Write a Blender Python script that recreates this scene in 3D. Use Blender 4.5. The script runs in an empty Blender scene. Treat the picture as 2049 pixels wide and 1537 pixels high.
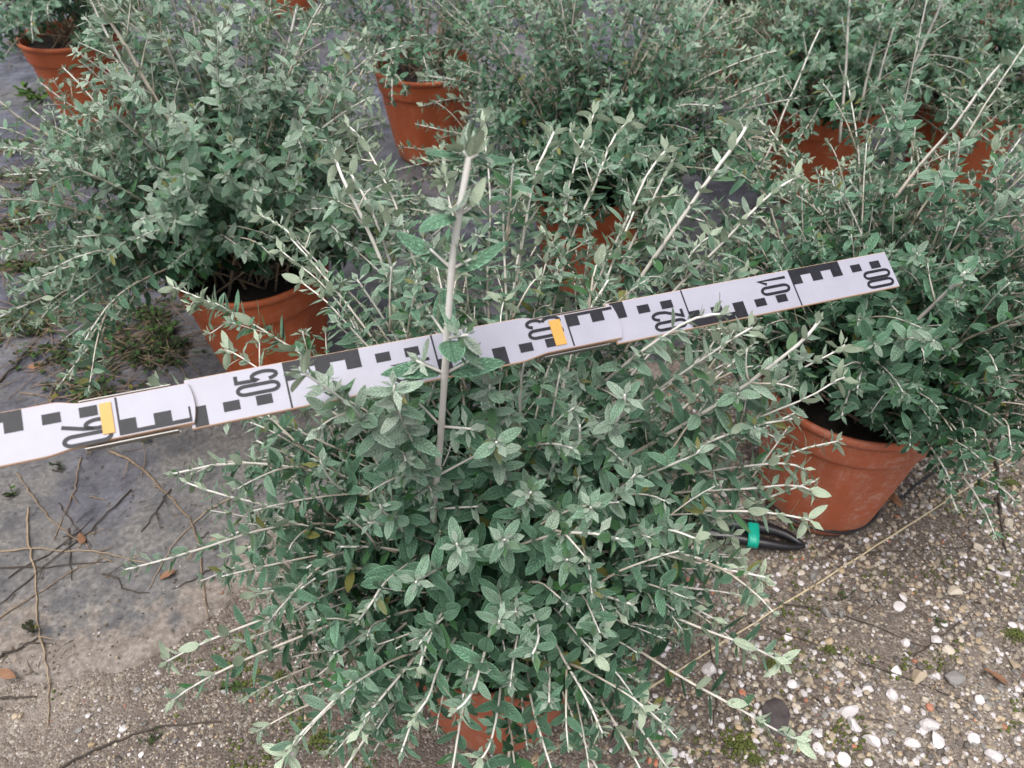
import bpy, math, random
import numpy as np
from mathutils import Vector, Matrix, noise
from mathutils.bvhtree import BVHTree

sc = bpy.context.scene
COL = sc.collection
R = math.radians
random.seed(7)
rng = np.random.default_rng(11)

# ------------------------------------------------------------------ camera, sky, sun, exposure
PITCH = R(42.5); CAM_H = 1.02; F = 1540.0; W0, H0 = 2049.0, 1537.0
cam_d = bpy.data.cameras.new('camera'); cam = bpy.data.objects.new('camera', cam_d); COL.objects.link(cam)
cam.location = (0, 0, CAM_H); cam.rotation_euler = (math.pi / 2 - PITCH, 0, 0)
cam_d.sensor_width = 36; cam_d.lens = 36 * F / W0
cam_d.clip_start = 0.02; cam_d.clip_end = 200
cam_d.dof.use_dof = True; cam_d.dof.focus_distance = 0.72; cam_d.dof.aperture_fstop = 13
sc.camera = cam

SUN_EL, SUN_AZ = R(72), R(205)
world = bpy.data.worlds.new('World'); sc.world = world; world.use_nodes = True
wn = world.node_tree.nodes; wl = world.node_tree.links
bg = wn['Background']
sky = wn.new('ShaderNodeTexSky'); sky.sky_type = 'NISHITA'; sky.sun_disc = False
sky.sun_elevation = SUN_EL; sky.sun_rotation = SUN_AZ; sky.dust_density = 4.0; sky.air_density = 1.2
hs = wn.new('ShaderNodeHueSaturation'); hs.inputs['Saturation'].default_value = 0.34
wl.new(sky.outputs[0], hs.inputs['Color']); wl.new(hs.outputs[0], bg.inputs['Color'])
bg.inputs['Strength'].default_value = 0.07
sun_d = bpy.data.lights.new('sun', 'SUN'); sun_d.energy = 1.5; sun_d.angle = R(48); sun_d.color = (1.0, 0.98, 0.955)
sun = bpy.data.objects.new('sun', sun_d); COL.objects.link(sun)
sv = Vector((math.sin(SUN_AZ) * math.cos(SUN_EL), math.cos(SUN_AZ) * math.cos(SUN_EL), math.sin(SUN_EL)))
sun.rotation_euler = sv.to_track_quat('Z', 'Y').to_euler(); sun.location = (0, 0, 6)
sc.view_settings.view_transform = 'Standard'; sc.view_settings.look = 'None'
sc.view_settings.exposure = 1.32; sc.view_settings.gamma = 1.0
sc.view_settings.use_curve_mapping = False
sc.render.engine = 'CYCLES'
sc.cycles.use_denoising = True
sc.cycles.max_bounces = 8; sc.cycles.diffuse_bounces = 4; sc.cycles.transparent_max_bounces = 8

# ------------------------------------------------------------------ projection helpers (survey of the photograph)
CP, SP = math.cos(PITCH), math.sin(PITCH)
def P(px, py, z):                       # point seen at photo pixel (px,py) at depth z metres
    X = (px - W0 / 2) / F * z; Y = -(py - H0 / 2) / F * z
    return np.array((X, Y * SP + z * CP, CAM_H + Y * CP - z * SP))
def PH(px, py, h):                      # point seen at that pixel at height h
    d = P(px, py, 1.0) - np.array((0, 0, CAM_H))
    t = (h - CAM_H) / d[2]
    return np.array((0, 0, CAM_H)) + d * t
def proj(v):                            # world (n,3) -> px, py, depth
    v = np.atleast_2d(v)
    y = v[:, 1]; z = v[:, 2] - CAM_H
    zc = y * CP - z * SP; yc = y * SP + z * CP
    return v[:, 0] / zc * F + W0 / 2, -yc / zc * F + H0 / 2, zc

# ------------------------------------------------------------------ object helpers
def link(o, parent=None):
    COL.objects.link(o)
    if parent is not None: o.parent = parent
    return o
def tag(o, label=None, cat=None, group=None, kind=None):
    if label: o['label'] = label
    if cat: o['category'] = cat
    if group: o['group'] = group
    if kind: o['kind'] = kind
    return o
def empty(name, loc):
    o = bpy.data.objects.new(name, None); o.empty_display_size = 0.05; o.location = loc
    return link(o)
def np_mesh(name, V, polys_flat, sizes, mat, attrs=None, uv=None, smooth=True, cols=None):
    me = bpy.data.meshes.new(name)
    V = np.asarray(V, np.float32)
    me.vertices.add(len(V)); me.vertices.foreach_set('co', V.ravel())
    polys_flat = np.asarray(polys_flat, np.int32); sizes = np.asarray(sizes, np.int32)
    me.loops.add(len(polys_flat)); me.loops.foreach_set('vertex_index', polys_flat)
    me.polygons.add(len(sizes))
    starts = np.concatenate(([0], np.cumsum(sizes)[:-1])).astype(np.int32)
    me.polygons.foreach_set('loop_start', starts)
    me.polygons.foreach_set('use_smooth', np.full(len(sizes), bool(smooth)))
    me.update(calc_edges=True)
    if attrs:
        for k, a in attrs.items():
            at = me.attributes.new(k, 'FLOAT', 'POINT'); at.data.foreach_set('value', np.asarray(a, np.float32))
    if cols is not None:
        at = me.attributes.new('tint', 'FLOAT_COLOR', 'POINT')
        at.data.foreach_set('color', np.asarray(cols, np.float32).ravel())
    if uv is not None:
        ul = me.uv_layers.new(name='UVMap'); ul.data.foreach_set('uv', np.asarray(uv, np.float32).ravel())
    if mat: me.materials.append(mat)
    return me
def obj(name, me, parent=None, loc=None):
    o = bpy.data.objects.new(name, me)
    if loc is not None: o.location = loc
    return link(o, parent)
def quads(nr, nc, wrap=False):
    f = []
    for i in range(nr - 1):
        for j in range(nc if wrap else nc - 1):
            a = i * nc + j; b = i * nc + (j + 1) % nc
            f.append((a, b, b + nc, a + nc))
    return np.array(f, np.int32)

class TubeSet:
    """collects tapered tubes along polylines into one mesh"""
    def __init__(s): s.V = []; s.Q = []; s.A = []; s.n = 0
    def add(s, pts, rad, age=None, sides=5, squash=1.0):
        pts = np.asarray(pts, float); k = len(pts)
        rad = np.broadcast_to(np.asarray(rad, float), (k,))
        T = np.gradient(pts, axis=0); T /= np.linalg.norm(T, axis=1)[:, None] + 1e-12
        ref = np.array((0.31, 0.17, 0.93)) if abs(T[0] @ np.array((0.31, 0.17, 0.93))) < 0.9 else np.array((1.0, 0, 0))
        e1 = np.cross(T, ref); e1 /= np.linalg.norm(e1, axis=1)[:, None] + 1e-12
        e2 = np.cross(T, e1)
        a = np.linspace(0, 2 * np.pi, sides, endpoint=False)
        ring = (np.cos(a)[None, :, None] * e1[:, None] + np.sin(a)[None, :, None] * e2[:, None] * squash) * rad[:, None, None]
        V = (pts[:, None] + ring).reshape(-1, 3)
        cap0, cap1 = pts[:1] - T[:1] * rad[0] * 0.4, pts[-1:] + T[-1:] * rad[-1] * 0.8
        Q = quads(k, sides, True) + s.n
        b = s.n; m = k * sides
        tr = [(b + m, b + (j + 1) % sides, b + j) for j in range(sides)]
        tr += [(b + m + 1, b + m - sides + j, b + m - sides + (j + 1) % sides) for j in range(sides)]
        s.V.append(V); s.V.append(cap0); s.V.append(cap1)
        s.Q.append((Q, np.array(tr, np.int32)))
        ag = np.zeros(k) if age is None else np.broadcast_to(np.asarray(age, float), (k,))
        s.A.append(np.concatenate((np.repeat(ag, sides), ag[:1], ag[-1:])))
        s.n += m + 2
    def mesh(s, name, mat, off=(0, 0, 0)):
        V = np.concatenate(s.V) - np.asarray(off)
        fl, sz = [], []
        for q, t in s.Q:
            fl += [q.ravel(), t.ravel()]; sz += [np.full(len(q), 4), np.full(len(t), 3)]
        return np_mesh(name, V, np.concatenate(fl), np.concatenate(sz), mat, {'age': np.concatenate(s.A)})

# ------------------------------------------------------------------ material helpers
def new_mat(name):
    m = bpy.data.materials.new(name); m.use_nodes = True
    nt = m.node_tree
    return m, nt, nt.nodes['Principled BSDF'], nt.nodes['Material Output']
def N(nt, t, **kw):
    n = nt.nodes.new(t)
    for k, v in kw.items():
        if k in n.inputs: n.inputs[k].default_value = v
        else: setattr(n, k, v)
    return n
def L(nt, a, b): nt.links.new(a, b)
def ramp(nt, fac, stops, interp='LINEAR'):
    r = nt.nodes.new('ShaderNodeValToRGB'); r.color_ramp.interpolation = interp
    els = r.color_ramp.elements
    while len(els) < len(stops): els.new(0.5)
    for e, (p, c) in zip(els, stops):
        e.position = p; e.color = (*c, 1) if len(c) == 3 else c
    L(nt, fac, r.inputs[0]); return r.outputs[0]
def mixc(nt, fac, a, b, mode='MIX'):
    m = nt.nodes.new('ShaderNodeMix'); m.data_type = 'RGBA'; m.blend_type = mode
    for sock, v in ((m.inputs[0], fac), (m.inputs[6], a), (m.inputs[7], b)):
        if hasattr(v, 'is_output'): L(nt, v, sock)
        elif isinstance(v, (int, float)): sock.default_value = v
        else: sock.default_value = (*v, 1)
    return m.outputs[2]
def math_n(nt, op, a, b=None, clamp=False):
    m = nt.nodes.new('ShaderNodeMath'); m.operation = op; m.use_clamp = clamp
    for i, v in enumerate((a, b)):
        if v is None: continue
        if hasattr(v, 'is_output'): L(nt, v, m.inputs[i])
        else: m.inputs[i].default_value = v
    return m.outputs[0]
def noise_n(nt, vec, scale, detail=4, rough=0.55):
    n = N(nt, 'ShaderNodeTexNoise', Scale=scale, Detail=detail, Roughness=rough)
    if vec is not None: L(nt, vec, n.inputs['Vector'])
    return n.outputs['Fac']
def bump(nt, h, strength, dist, bsdf, prev=None):
    b = N(nt, 'ShaderNodeBump', Strength=strength, Distance=dist)
    L(nt, h, b.inputs['Height'])
    L(nt, b.outputs[0], bsdf.inputs['Normal'])
    return b
def objco(nt): return nt.nodes.new('ShaderNodeTexCoord').outputs['Object']
def attr(nt, name): 
    a = nt.nodes.new('ShaderNodeAttribute'); a.attribute_name = name; return a
def plain(name, col, rough=0.6, vary=0.15, scale=60, metallic=0.0):
    m, nt, b, o = new_mat(name)
    n = noise_n(nt, objco(nt), scale)
    c = mixc(nt, math_n(nt, 'MULTIPLY', n, 1.0), tuple(x * (1 - vary) for x in col), tuple(min(1, x * (1 + vary)) for x in col))
    L(nt, c, b.inputs['Base Color']); b.inputs['Roughness'].default_value = rough; b.inputs['Metallic'].default_value = metallic
    return m

# --- leaf: felted grey-green, dark grooved veins, pale underside, pale young tips
def leaf_material(name, dark, mid, young, under):
    m, nt, b, out = new_mat(name)
    uvn = nt.nodes.new('ShaderNodeUVMap'); sep = nt.nodes.new('ShaderNodeSeparateXYZ'); L(nt, uvn.outputs[0], sep.inputs[0])
    u, v = sep.outputs[0], sep.outputs[1]
    a = math_n(nt, 'ABSOLUTE', math_n(nt, 'MULTIPLY', math_n(nt, 'SUBTRACT', u, 0.5), 2.0))
    age = attr(nt, 'age').outputs['Fac']; rnd = attr(nt, 'rnd').outputs['Fac']
    # side veins slant forward from the midrib
    ph = math_n(nt, 'SUBTRACT', math_n(nt, 'MULTIPLY', v, 7.0), math_n(nt, 'MULTIPLY', a, 1.7))
    tri = math_n(nt, 'ABSOLUTE', math_n(nt, 'SUBTRACT', math_n(nt, 'FRACT', ph), 0.5))       # 0.5 at vein
    side = math_n(nt, 'SMOOTH_MIN', 0.0, 0.0)
    sv_ = ramp(nt, tri, [(0.34, (0, 0, 0)), (0.48, (1, 1, 1))])
    mid_v = ramp(nt, a, [(0.02, (1, 1, 1)), (0.10, (0, 0, 0))])
    veins = math_n(nt, 'MAXIMUM', sv_, mid_v)
    comb = nt.nodes.new('ShaderNodeCombineXYZ')
    L(nt, math_n(nt, 'MULTIPLY', u, 6.0), comb.inputs[0]); L(nt, math_n(nt, 'MULTIPLY', v, 13.0), comb.inputs[1]); L(nt, math_n(nt, 'MULTIPLY', rnd, 37.0), comb.inputs[2])
    vor = N(nt, 'ShaderNodeTexVoronoi', Scale=1.3); vor.feature = 'DISTANCE_TO_EDGE'; L(nt, comb.outputs[0], vor.inputs['Vector'])
    net = ramp(nt, vor.outputs['Distance'], [(0.02, (1, 1, 1)), (0.22, (0, 0, 0))])
    fz = noise_n(nt, comb.outputs[0], 1.7, 5, 0.75)
    groove = math_n(nt, 'MAXIMUM', veins, math_n(nt, 'MULTIPLY', net, 0.7))
    # base colour by age
    base = ramp(nt, age, [(0.0, dark), (0.45, mid), (1.0, young)])  # shrub leaves also bring painted top light and interior shade in this value
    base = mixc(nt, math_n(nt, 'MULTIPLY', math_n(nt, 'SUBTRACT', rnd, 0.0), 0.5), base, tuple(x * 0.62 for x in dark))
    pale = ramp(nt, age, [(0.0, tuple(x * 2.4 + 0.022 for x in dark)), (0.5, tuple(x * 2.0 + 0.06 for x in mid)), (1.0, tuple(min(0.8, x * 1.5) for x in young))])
    flecks = ramp(nt, fz, [(0.44, (0, 0, 0)), (0.64, (1, 1, 1))])
    c = mixc(nt, math_n(nt, 'MULTIPLY', flecks, 0.32), base, pale)
    c = mixc(nt, math_n(nt, 'MULTIPLY', groove, 0.72), c, mixc(nt, 0.75, base, tuple(x * 0.45 for x in dark)))
    edge = ramp(nt, a, [(0.84, (0, 0, 0)), (0.99, (1, 1, 1))])
    c = mixc(nt, math_n(nt, 'MULTIPLY', edge, 0.45), c, pale)
    c = mixc(nt, ramp(nt, rnd, [(0.982, (0, 0, 0)), (0.99, (0.75,) * 3)]), c, (0.30, 0.27, 0.06))
    c = mixc(nt, ramp(nt, rnd, [(0.86, (0, 0, 0)), (0.89, (0.6,) * 3), (0.978, (0.6,) * 3), (0.981, (0, 0, 0))]), c, (0.065, 0.20, 0.045))
    geo = nt.nodes.new('ShaderNodeNewGeometry')
    und = mixc(nt, math_n(nt, 'MULTIPLY', veins, 0.35), under, tuple(min(1, x * 1.25) for x in under))
    c = mixc(nt, geo.outputs['Backfacing'], c, und)
    L(nt, c, b.inputs['Base Color'])
    b.inputs['Roughness'].default_value = 0.66
    b.inputs['Specular IOR Level'].default_value = 0.16
    b.inputs['Sheen Weight'].default_value = 0.02; b.inputs['Sheen Roughness'].default_value = 0.4
    b.inputs['Sheen Tint'].default_value = (0.85, 0.95, 0.9, 1)
    h = math_n(nt, 'SUBTRACT', math_n(nt, 'MULTIPLY', fz, 0.35), groove)
    bump(nt, h, 0.8, 0.0014, b)
    tr = nt.nodes.new('ShaderNodeBsdfTranslucent'); L(nt, mixc(nt, 0.5, c, (0.16, 0.30, 0.10)), tr.inputs['Color'])
    mx = nt.nodes.new('ShaderNodeMixShader'); mx.inputs[0].default_value = 0.06
    L(nt, b.outputs[0], mx.inputs[1]); L(nt, tr.outputs[0], mx.inputs[2]); L(nt, mx.outputs[0], out.inputs['Surface'])
    return m
M_LEAF = leaf_material('germander_leaf', (0.017, 0.064, 0.028), (0.215, 0.410, 0.262), (0.74, 0.90, 0.70), (0.66, 0.77, 0.57))
M_WEED = leaf_material('weed_leaf', (0.042, 0.043, 0.020), (0.050, 0.085, 0.028), (0.13, 0.25, 0.055), (0.10, 0.115, 0.055))

m, nt, b, out = new_mat('felted_stem'); M_STEM = m
ag = attr(nt, 'age').outputs['Fac']
c = ramp(nt, ag, [(0.0, (0.13, 0.085, 0.05)), (0.35, (0.32, 0.24, 0.16)), (0.7, (0.52, 0.465, 0.385)), (1.0, (0.64, 0.62, 0.585))])
nz = noise_n(nt, objco(nt), 180, 5)
c = mixc(nt, math_n(nt, 'MULTIPLY', ramp(nt, nz, [(0.4, (0, 0, 0)), (0.75, (1, 1, 1))]), math_n(nt, 'MULTIPLY', math_n(nt, 'SUBTRACT', 1.25, ag), 0.6)), c, (0.33, 0.23, 0.14))
L(nt, c, b.inputs['Base Color']); b.inputs['Roughness'].default_value = 0.85; b.inputs['Sheen Weight'].default_value = 0.2
bump(nt, nz, 0.3, 0.0008, b)

def pot_material(name, col, bloom):
    m, nt, b, out = new_mat(name)
    co = objco(nt)
    n1 = noise_n(nt, co, 9, 5, 0.6); n2 = noise_n(nt, co, 55, 6, 0.7); n3 = noise_n(nt, co, 240, 3, 0.6)
    c = mixc(nt, n1, tuple(x * 0.85 for x in col), tuple(x * 1.12 for x in col))
    sp = nt.nodes.new('ShaderNodeSeparateXYZ'); L(nt, co, sp.inputs[0])
    # mineral bloom in streaks and specks
    mp = nt.nodes.new('ShaderNodeMapping'); mp.inputs['Scale'].default_value = (14, 14, 2.5); L(nt, co, mp.inputs[0])
    st = noise_n(nt, mp.outputs[0], 1.6, 6, 0.7)
    k = math_n(nt, 'MULTIPLY', ramp(nt, st, [(0.40, (0, 0, 0)), (0.72, (1, 1, 1))]), ramp(nt, n2, [(0.36, (0, 0, 0)), (0.66, (1, 1, 1))]))
    n5 = noise_n(nt, co, 130, 4, 0.8)
    k = math_n(nt, 'MULTIPLY', k, ramp(nt, n5, [(0.42, (0.15,) * 3), (0.58, (1, 1, 1))]))
    c = mixc(nt, math_n(nt, 'MULTIPLY', k, bloom), c, (0.66, 0.50, 0.43))
    dirt = math_n(nt, 'MULTIPLY', ramp(nt, sp.outputs[2], [(0.0, (1, 1, 1)), (0.05, (0, 0, 0))]), ramp(nt, n2, [(0.35, (0.2,) * 3), (0.6, (1, 1, 1))]))
    c = mixc(nt, math_n(nt, 'MULTIPLY', dirt, 0.75), c, (0.20, 0.14, 0.10))
    spk = ramp(nt, n3, [(0.70, (0, 0, 0)), (0.78, (1, 1, 1))])
    c = mixc(nt, math_n(nt, 'MULTIPLY', spk, 0.35), c, (0.10, 0.06, 0.04))
    L(nt, c, b.inputs['Base Color'])
    L(nt, math_n(nt, 'ADD', math_n(nt, 'MULTIPLY', n2, 0.25), 0.42), b.inputs['Roughness'])
    b.inputs['Specular IOR Level'].default_value = 0.35
    bump(nt, n3, 0.12, 0.001, b)
    return m
M_POT = pot_material('terracotta_plastic', (0.43, 0.098, 0.031), 0.30)
M_POT_BLOOM = pot_material('terracotta_plastic_bloomed', (0.42, 0.110, 0.050), 0.85)

m, nt, b, out = new_mat('potting_soil'); M_SOIL = m
n = noise_n(nt, objco(nt), 90, 6, 0.75)
L(nt, ramp(nt, n, [(0.3, (0.010, 0.008, 0.007)), (0.7, (0.045, 0.032, 0.024))]), b.inputs['Base Color'])
b.inputs['Roughness'].default_value = 0.95; bump(nt, n, 1.0, 0.01, b)

# --- gravelly earth
m, nt, b, out = new_mat('gravelly_earth'); M_EARTH = m
co = objco(nt)
n1 = noise_n(nt, co, 3.5, 6, 0.6); n2 = noise_n(nt, co, 40, 6, 0.7)
c = ramp(nt, n1, [(0.30, (0.052, 0.038, 0.031)), (0.5, (0.115, 0.090, 0.076)), (0.7, (0.24, 0.20, 0.172))])
vo = N(nt, 'ShaderNodeTexVoronoi', Scale=330.0); L(nt, co, vo.inputs['Vector'])
sepc = nt.nodes.new('ShaderNodeSeparateColor'); L(nt, vo.outputs['Color'], sepc.inputs[0])
gc = ramp(nt, sepc.outputs[0], [(0.0, (0.035, 0.03, 0.027)), (0.2, (0.10, 0.075, 0.058)), (0.5, (0.20, 0.155, 0.12)), (0.8, (0.31, 0.26, 0.205)), (1.0, (0.56, 0.52, 0.47))])
c = mixc(nt, ramp(nt, n2, [(0.40, (0.08,) * 3), (0.62, (0.7,) * 3)]), c, gc)
L(nt, c, b.inputs['Base Color']); b.inputs['Roughness'].default_value = 0.9
hh = math_n(nt, 'SUBTRACT', math_n(nt, 'MULTIPLY', n2, 1.0), math_n(nt, 'MULTIPLY', vo.outputs['Distance'], 0.9))
bump(nt, hh, 0.8, 0.004, b)

# --- woven weed fabric with mud film
m, nt, b, out = new_mat('weed_fabric'); M_FABRIC = m
co = objco(nt)
n1 = noise_n(nt, co, 2.6, 7, 0.6); n2 = noise_n(nt, co, 16, 6, 0.65); n3 = noise_n(nt, co, 120, 4, 0.7)
mp = nt.nodes.new('ShaderNodeMapping'); mp.inputs['Rotation'].default_value = (0, 0, R(28)); L(nt, co, mp.inputs[0])
w1 = N(nt, 'ShaderNodeTexWave', Scale=130.0, Distortion=0.4); w1.bands_direction = 'X'; L(nt, mp.outputs[0], w1.inputs[0])
w2 = N(nt, 'ShaderNodeTexWave', Scale=130.0, Distortion=0.4); w2.bands_direction = 'Y'; L(nt, mp.outputs[0], w2.inputs[0])
weave = math_n(nt, 'MULTIPLY', w1.outputs['Fac'], w2.outputs['Fac'])
c = ramp(nt, n2, [(0.32, (0.023, 0.023, 0.033)), (0.50, (0.067, 0.068, 0.091)), (0.70, (0.148, 0.149, 0.190))])
c = mixc(nt, math_n(nt, 'MULTIPLY', weave, 0.25), c, (0.055, 0.053, 0.065))
sp = nt.nodes.new('ShaderNodeSeparateXYZ'); L(nt, co, sp.inputs[0])
near = math_n(nt, 'SUBTRACT', 1.35, sp.outputs[1], True)          # more silt washed over it towards the gravel
nm = math_n(nt, 'ADD', n1, math_n(nt, 'MULTIPLY', near, 0.22))
mud = math_n(nt, 'MULTIPLY', ramp(nt, nm, [(0.46, (0, 0, 0)), (0.62, (1, 1, 1))]), ramp(nt, n2, [(0.28, (0.25,) * 3), (0.58, (1, 1, 1))]))
mudc = ramp(nt, n3, [(0.30, (0.054, 0.048, 0.041)), (0.5, (0.135, 0.123, 0.108)), (0.70, (0.235, 0.222, 0.20))])
c = mixc(nt, math_n(nt, 'MULTIPLY', mud, 0.85), c, mudc)
n4 = noise_n(nt, co, 75, 5, 0.75)
drk = ramp(nt, n4, [(0.58, (0, 0, 0)), (0.68, (1, 1, 1))])
c = mixc(nt, math_n(nt, 'MULTIPLY', drk, 0.65), c, (0.055, 0.046, 0.032))
ed = attr(nt, 'silt').outputs['Fac']                               # silt washed over the hem
es = ramp(nt, math_n(nt, 'ADD', ed, math_n(nt, 'MULTIPLY', math_n(nt, 'ADD', math_n(nt, 'SUBTRACT', n2, 0.5), math_n(nt, 'SUBTRACT', n1, 0.5)), 1.5)), [(0.38, (0, 0, 0)), (0.56, (1, 1, 1))])
silt = ramp(nt, n3, [(0.28, (0.085, 0.066, 0.052)), (0.5, (0.175, 0.142, 0.118)), (0.75, (0.32, 0.275, 0.235))])
c = mixc(nt, math_n(nt, 'MULTIPLY', es, 0.95), c, silt)
L(nt, c, b.inputs['Base Color'])
L(nt, math_n(nt, 'ADD', math_n(nt, 'MULTIPLY', mud, 0.3), math_n(nt, 'MULTIPLY', n2, 0.5)), b.inputs['Roughness'])
hh = math_n(nt, 'ADD', math_n(nt, 'MULTIPLY', weave, 0.25), math_n(nt, 'ADD', math_n(nt, 'MULTIPLY', n3, 0.5), math_n(nt, 'MULTIPLY', n2, 1.2)))
bump(nt, hh, 0.55, 0.004, b)

# stones
m, nt, b, out = new_mat('pebble_stone'); M_PEB = m
tn = attr(nt, 'tint').outputs['Color']
n = noise_n(nt, objco(nt), 260, 4, 0.65); nb = noise_n(nt, objco(nt), 70, 3, 0.6)
c = mixc(nt, ramp(nt, n, [(0.35, (0, 0, 0)), (0.8, (0.45,) * 3)]), tn, (0.30, 0.24, 0.18))
c = mixc(nt, ramp(nt, nb, [(0.50, (0, 0, 0)), (0.72, (0.35,) * 3)]), c, (0.22, 0.17, 0.13))
L(nt, c, b.inputs['Base Color']); b.inputs['Roughness'].default_value = 0.55
bump(nt, n, 0.25, 0.001, b)

def twig_material(name, a, b_):
    m, nt, b, out = new_mat(name)
    n = noise_n(nt, objco(nt), 60, 5, 0.7)
    L(nt, ramp(nt, n, [(0.3, a), (0.7, b_)]), b.inputs['Base Color']); b.inputs['Roughness'].default_value = 0.8
    bump(nt, noise_n(nt, objco(nt), 300, 3), 0.4, 0.001, b)
    return m
M_TWIG = twig_material('dry_twig', (0.10, 0.065, 0.04), (0.26, 0.185, 0.12))
M_TWIG_DARK = twig_material('wet_dark_twig', (0.022, 0.017, 0.014), (0.07, 0.05, 0.036))
M_TWIG_PALE = twig_material('pale_twig', (0.19, 0.135, 0.085), (0.33, 0.25, 0.165))
M_STRAW = twig_material('straw', (0.42, 0.34, 0.20), (0.62, 0.53, 0.36))
M_MOSS = twig_material('moss', (0.030, 0.042, 0.006), (0.11, 0.13, 0.018))
M_DRYLEAF = twig_material('dry_leaf', (0.13, 0.055, 0.03), (0.30, 0.16, 0.085))
M_DARKLEAF = twig_material('dark_leaf', (0.030, 0.022, 0.024), (0.075, 0.058, 0.058))
M_LITTER = twig_material('leaf_litter', (0.022, 0.017, 0.012), (0.115, 0.085, 0.055))
M_PIPE = plain('black_polythene', (0.012, 0.012, 0.015), 0.33, 0.3)
M_TAPE = plain('green_tape', (0.004, 0.36, 0.25), 0.4, 0.12, 90)
M_YELLOW = plain('yellow_marker', (0.52, 0.27, 0.05), 0.5, 0.10, 120)
M_WOODEDGE = plain('beech_edge', (0.66, 0.43, 0.30), 0.6, 0.12, 90)
M_METAL = plain('steel_clip', (0.22, 0.21, 0.20), 0.42, 0.2, 90, 0.6)
m, nt, b, out = new_mat('white_lacquer'); M_WHITE = m
n = noise_n(nt, objco(nt), 26, 7, 0.72)
L(nt, ramp(nt, n, [(0.25, (0.285, 0.276, 0.33)), (0.6, (0.325, 0.315, 0.372))]), b.inputs['Base Color'])
b.inputs['Roughness'].default_value = 0.42; bump(nt, noise_n(nt, objco(nt), 500, 2), 0.08, 0.0004, b)
m, nt, b, out = new_mat('black_print'); M_INK = m
n = noise_n(nt, objco(nt), 160, 4, 0.7)
L(nt, ramp(nt, n, [(0.3, (0.005, 0.005, 0.008)), (0.75, (0.016, 0.016, 0.022))]), b.inputs['Base Color'])
b.inputs['Roughness'].default_value = 0.5; b.inputs['Specular IOR Level'].default_value = 0.3

# ------------------------------------------------------------------ ground and fabric
BX = np.array([-4.0, -1.3, -0.69, -0.56, -0.45, -0.25, 0.0, 0.25, 0.52, 1.0, 1.6, 3.0, 6.0])
BY = np.array([0.30, 0.42, 0.485, 0.515, 0.605, 0.78, 0.95, 1.10, 1.24, 1.44, 1.66, 2.1, 3.0])
def nz2(x, y, s, seed=0.0): return noise.noise(Vector((x * s, y * s, seed)))
def fabric_edge(x):
    return float(np.interp(x, BX, BY)) + 0.030 * nz2(x, 0, 9) + 0.016 * nz2(x, 0, 30, 3.3) + 0.008 * nz2(x, 0, 90, 5.3)
# ground sheet: fine near the camera, large beyond
xs = np.concatenate((np.linspace(-25, -1.4, 10)[:-1], np.linspace(-1.4, 1.8, 110), np.linspace(1.8, 25, 10)[1:]))
ys = np.concatenate((np.linspace(-8, 0.0, 6)[:-1], np.linspace(0.0, 2.4, 90), np.linspace(2.4, 40, 12)[1:]))
V = []
for y in ys:
    for x in xs:
        V.append((x, y, -0.004 + (0.004 * nz2(x, y, 5) + 0.002 * nz2(x, y, 17, 1.0) if (-1.4 < x < 1.8 and 0 < y < 2.4) else 0) - (0.006 if y > float(np.interp(x, BX, BY)) + 0.03 else 0)))
Q = quads(len(ys), len(xs))
ground = obj('ground', np_mesh('ground', V, Q.ravel(), np.full(len(Q), 4), M_EARTH)); tag(ground, kind='structure')
fx = np.concatenate((np.linspace(-6, -1.7, 14)[:-1], np.linspace(-1.7, 1.6, 240), np.linspace(1.6, 6, 14)[1:]))
tt = np.linspace(0, 1, 130) ** 2.2
V = []; SILT = []
for t in tt:
    for x in fx:
        e = fabric_edge(x); y = e + t * (12 - e)
        wr = 0.0
        if y < 3.2 and -1.7 < x < 1.6:
            wr = 0.005 * (0.5 + nz2(x + 0.4 * y, y, 4.2, 5.0)) + 0.0035 * abs(nz2(x * 0.8, y * 2.2, 7, 2.0)) + 0.0012 * nz2(x, y, 30, 8.0)
        k = min(1.0, (y - e) / 0.03)
        V.append((x, y, 0.0045 + max(0.0, wr) * k - (1 - k) ** 1.5 * 0.0105)); SILT.append(math.exp(-(y - e) / 0.11))
Q = quads(len(tt), len(fx))
fabric = obj('weed_fabric', np_mesh('weed_fabric', V, Q.ravel(), np.full(len(Q), 4), M_FABRIC, {'silt': SILT})); tag(fabric, kind='structure')

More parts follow.
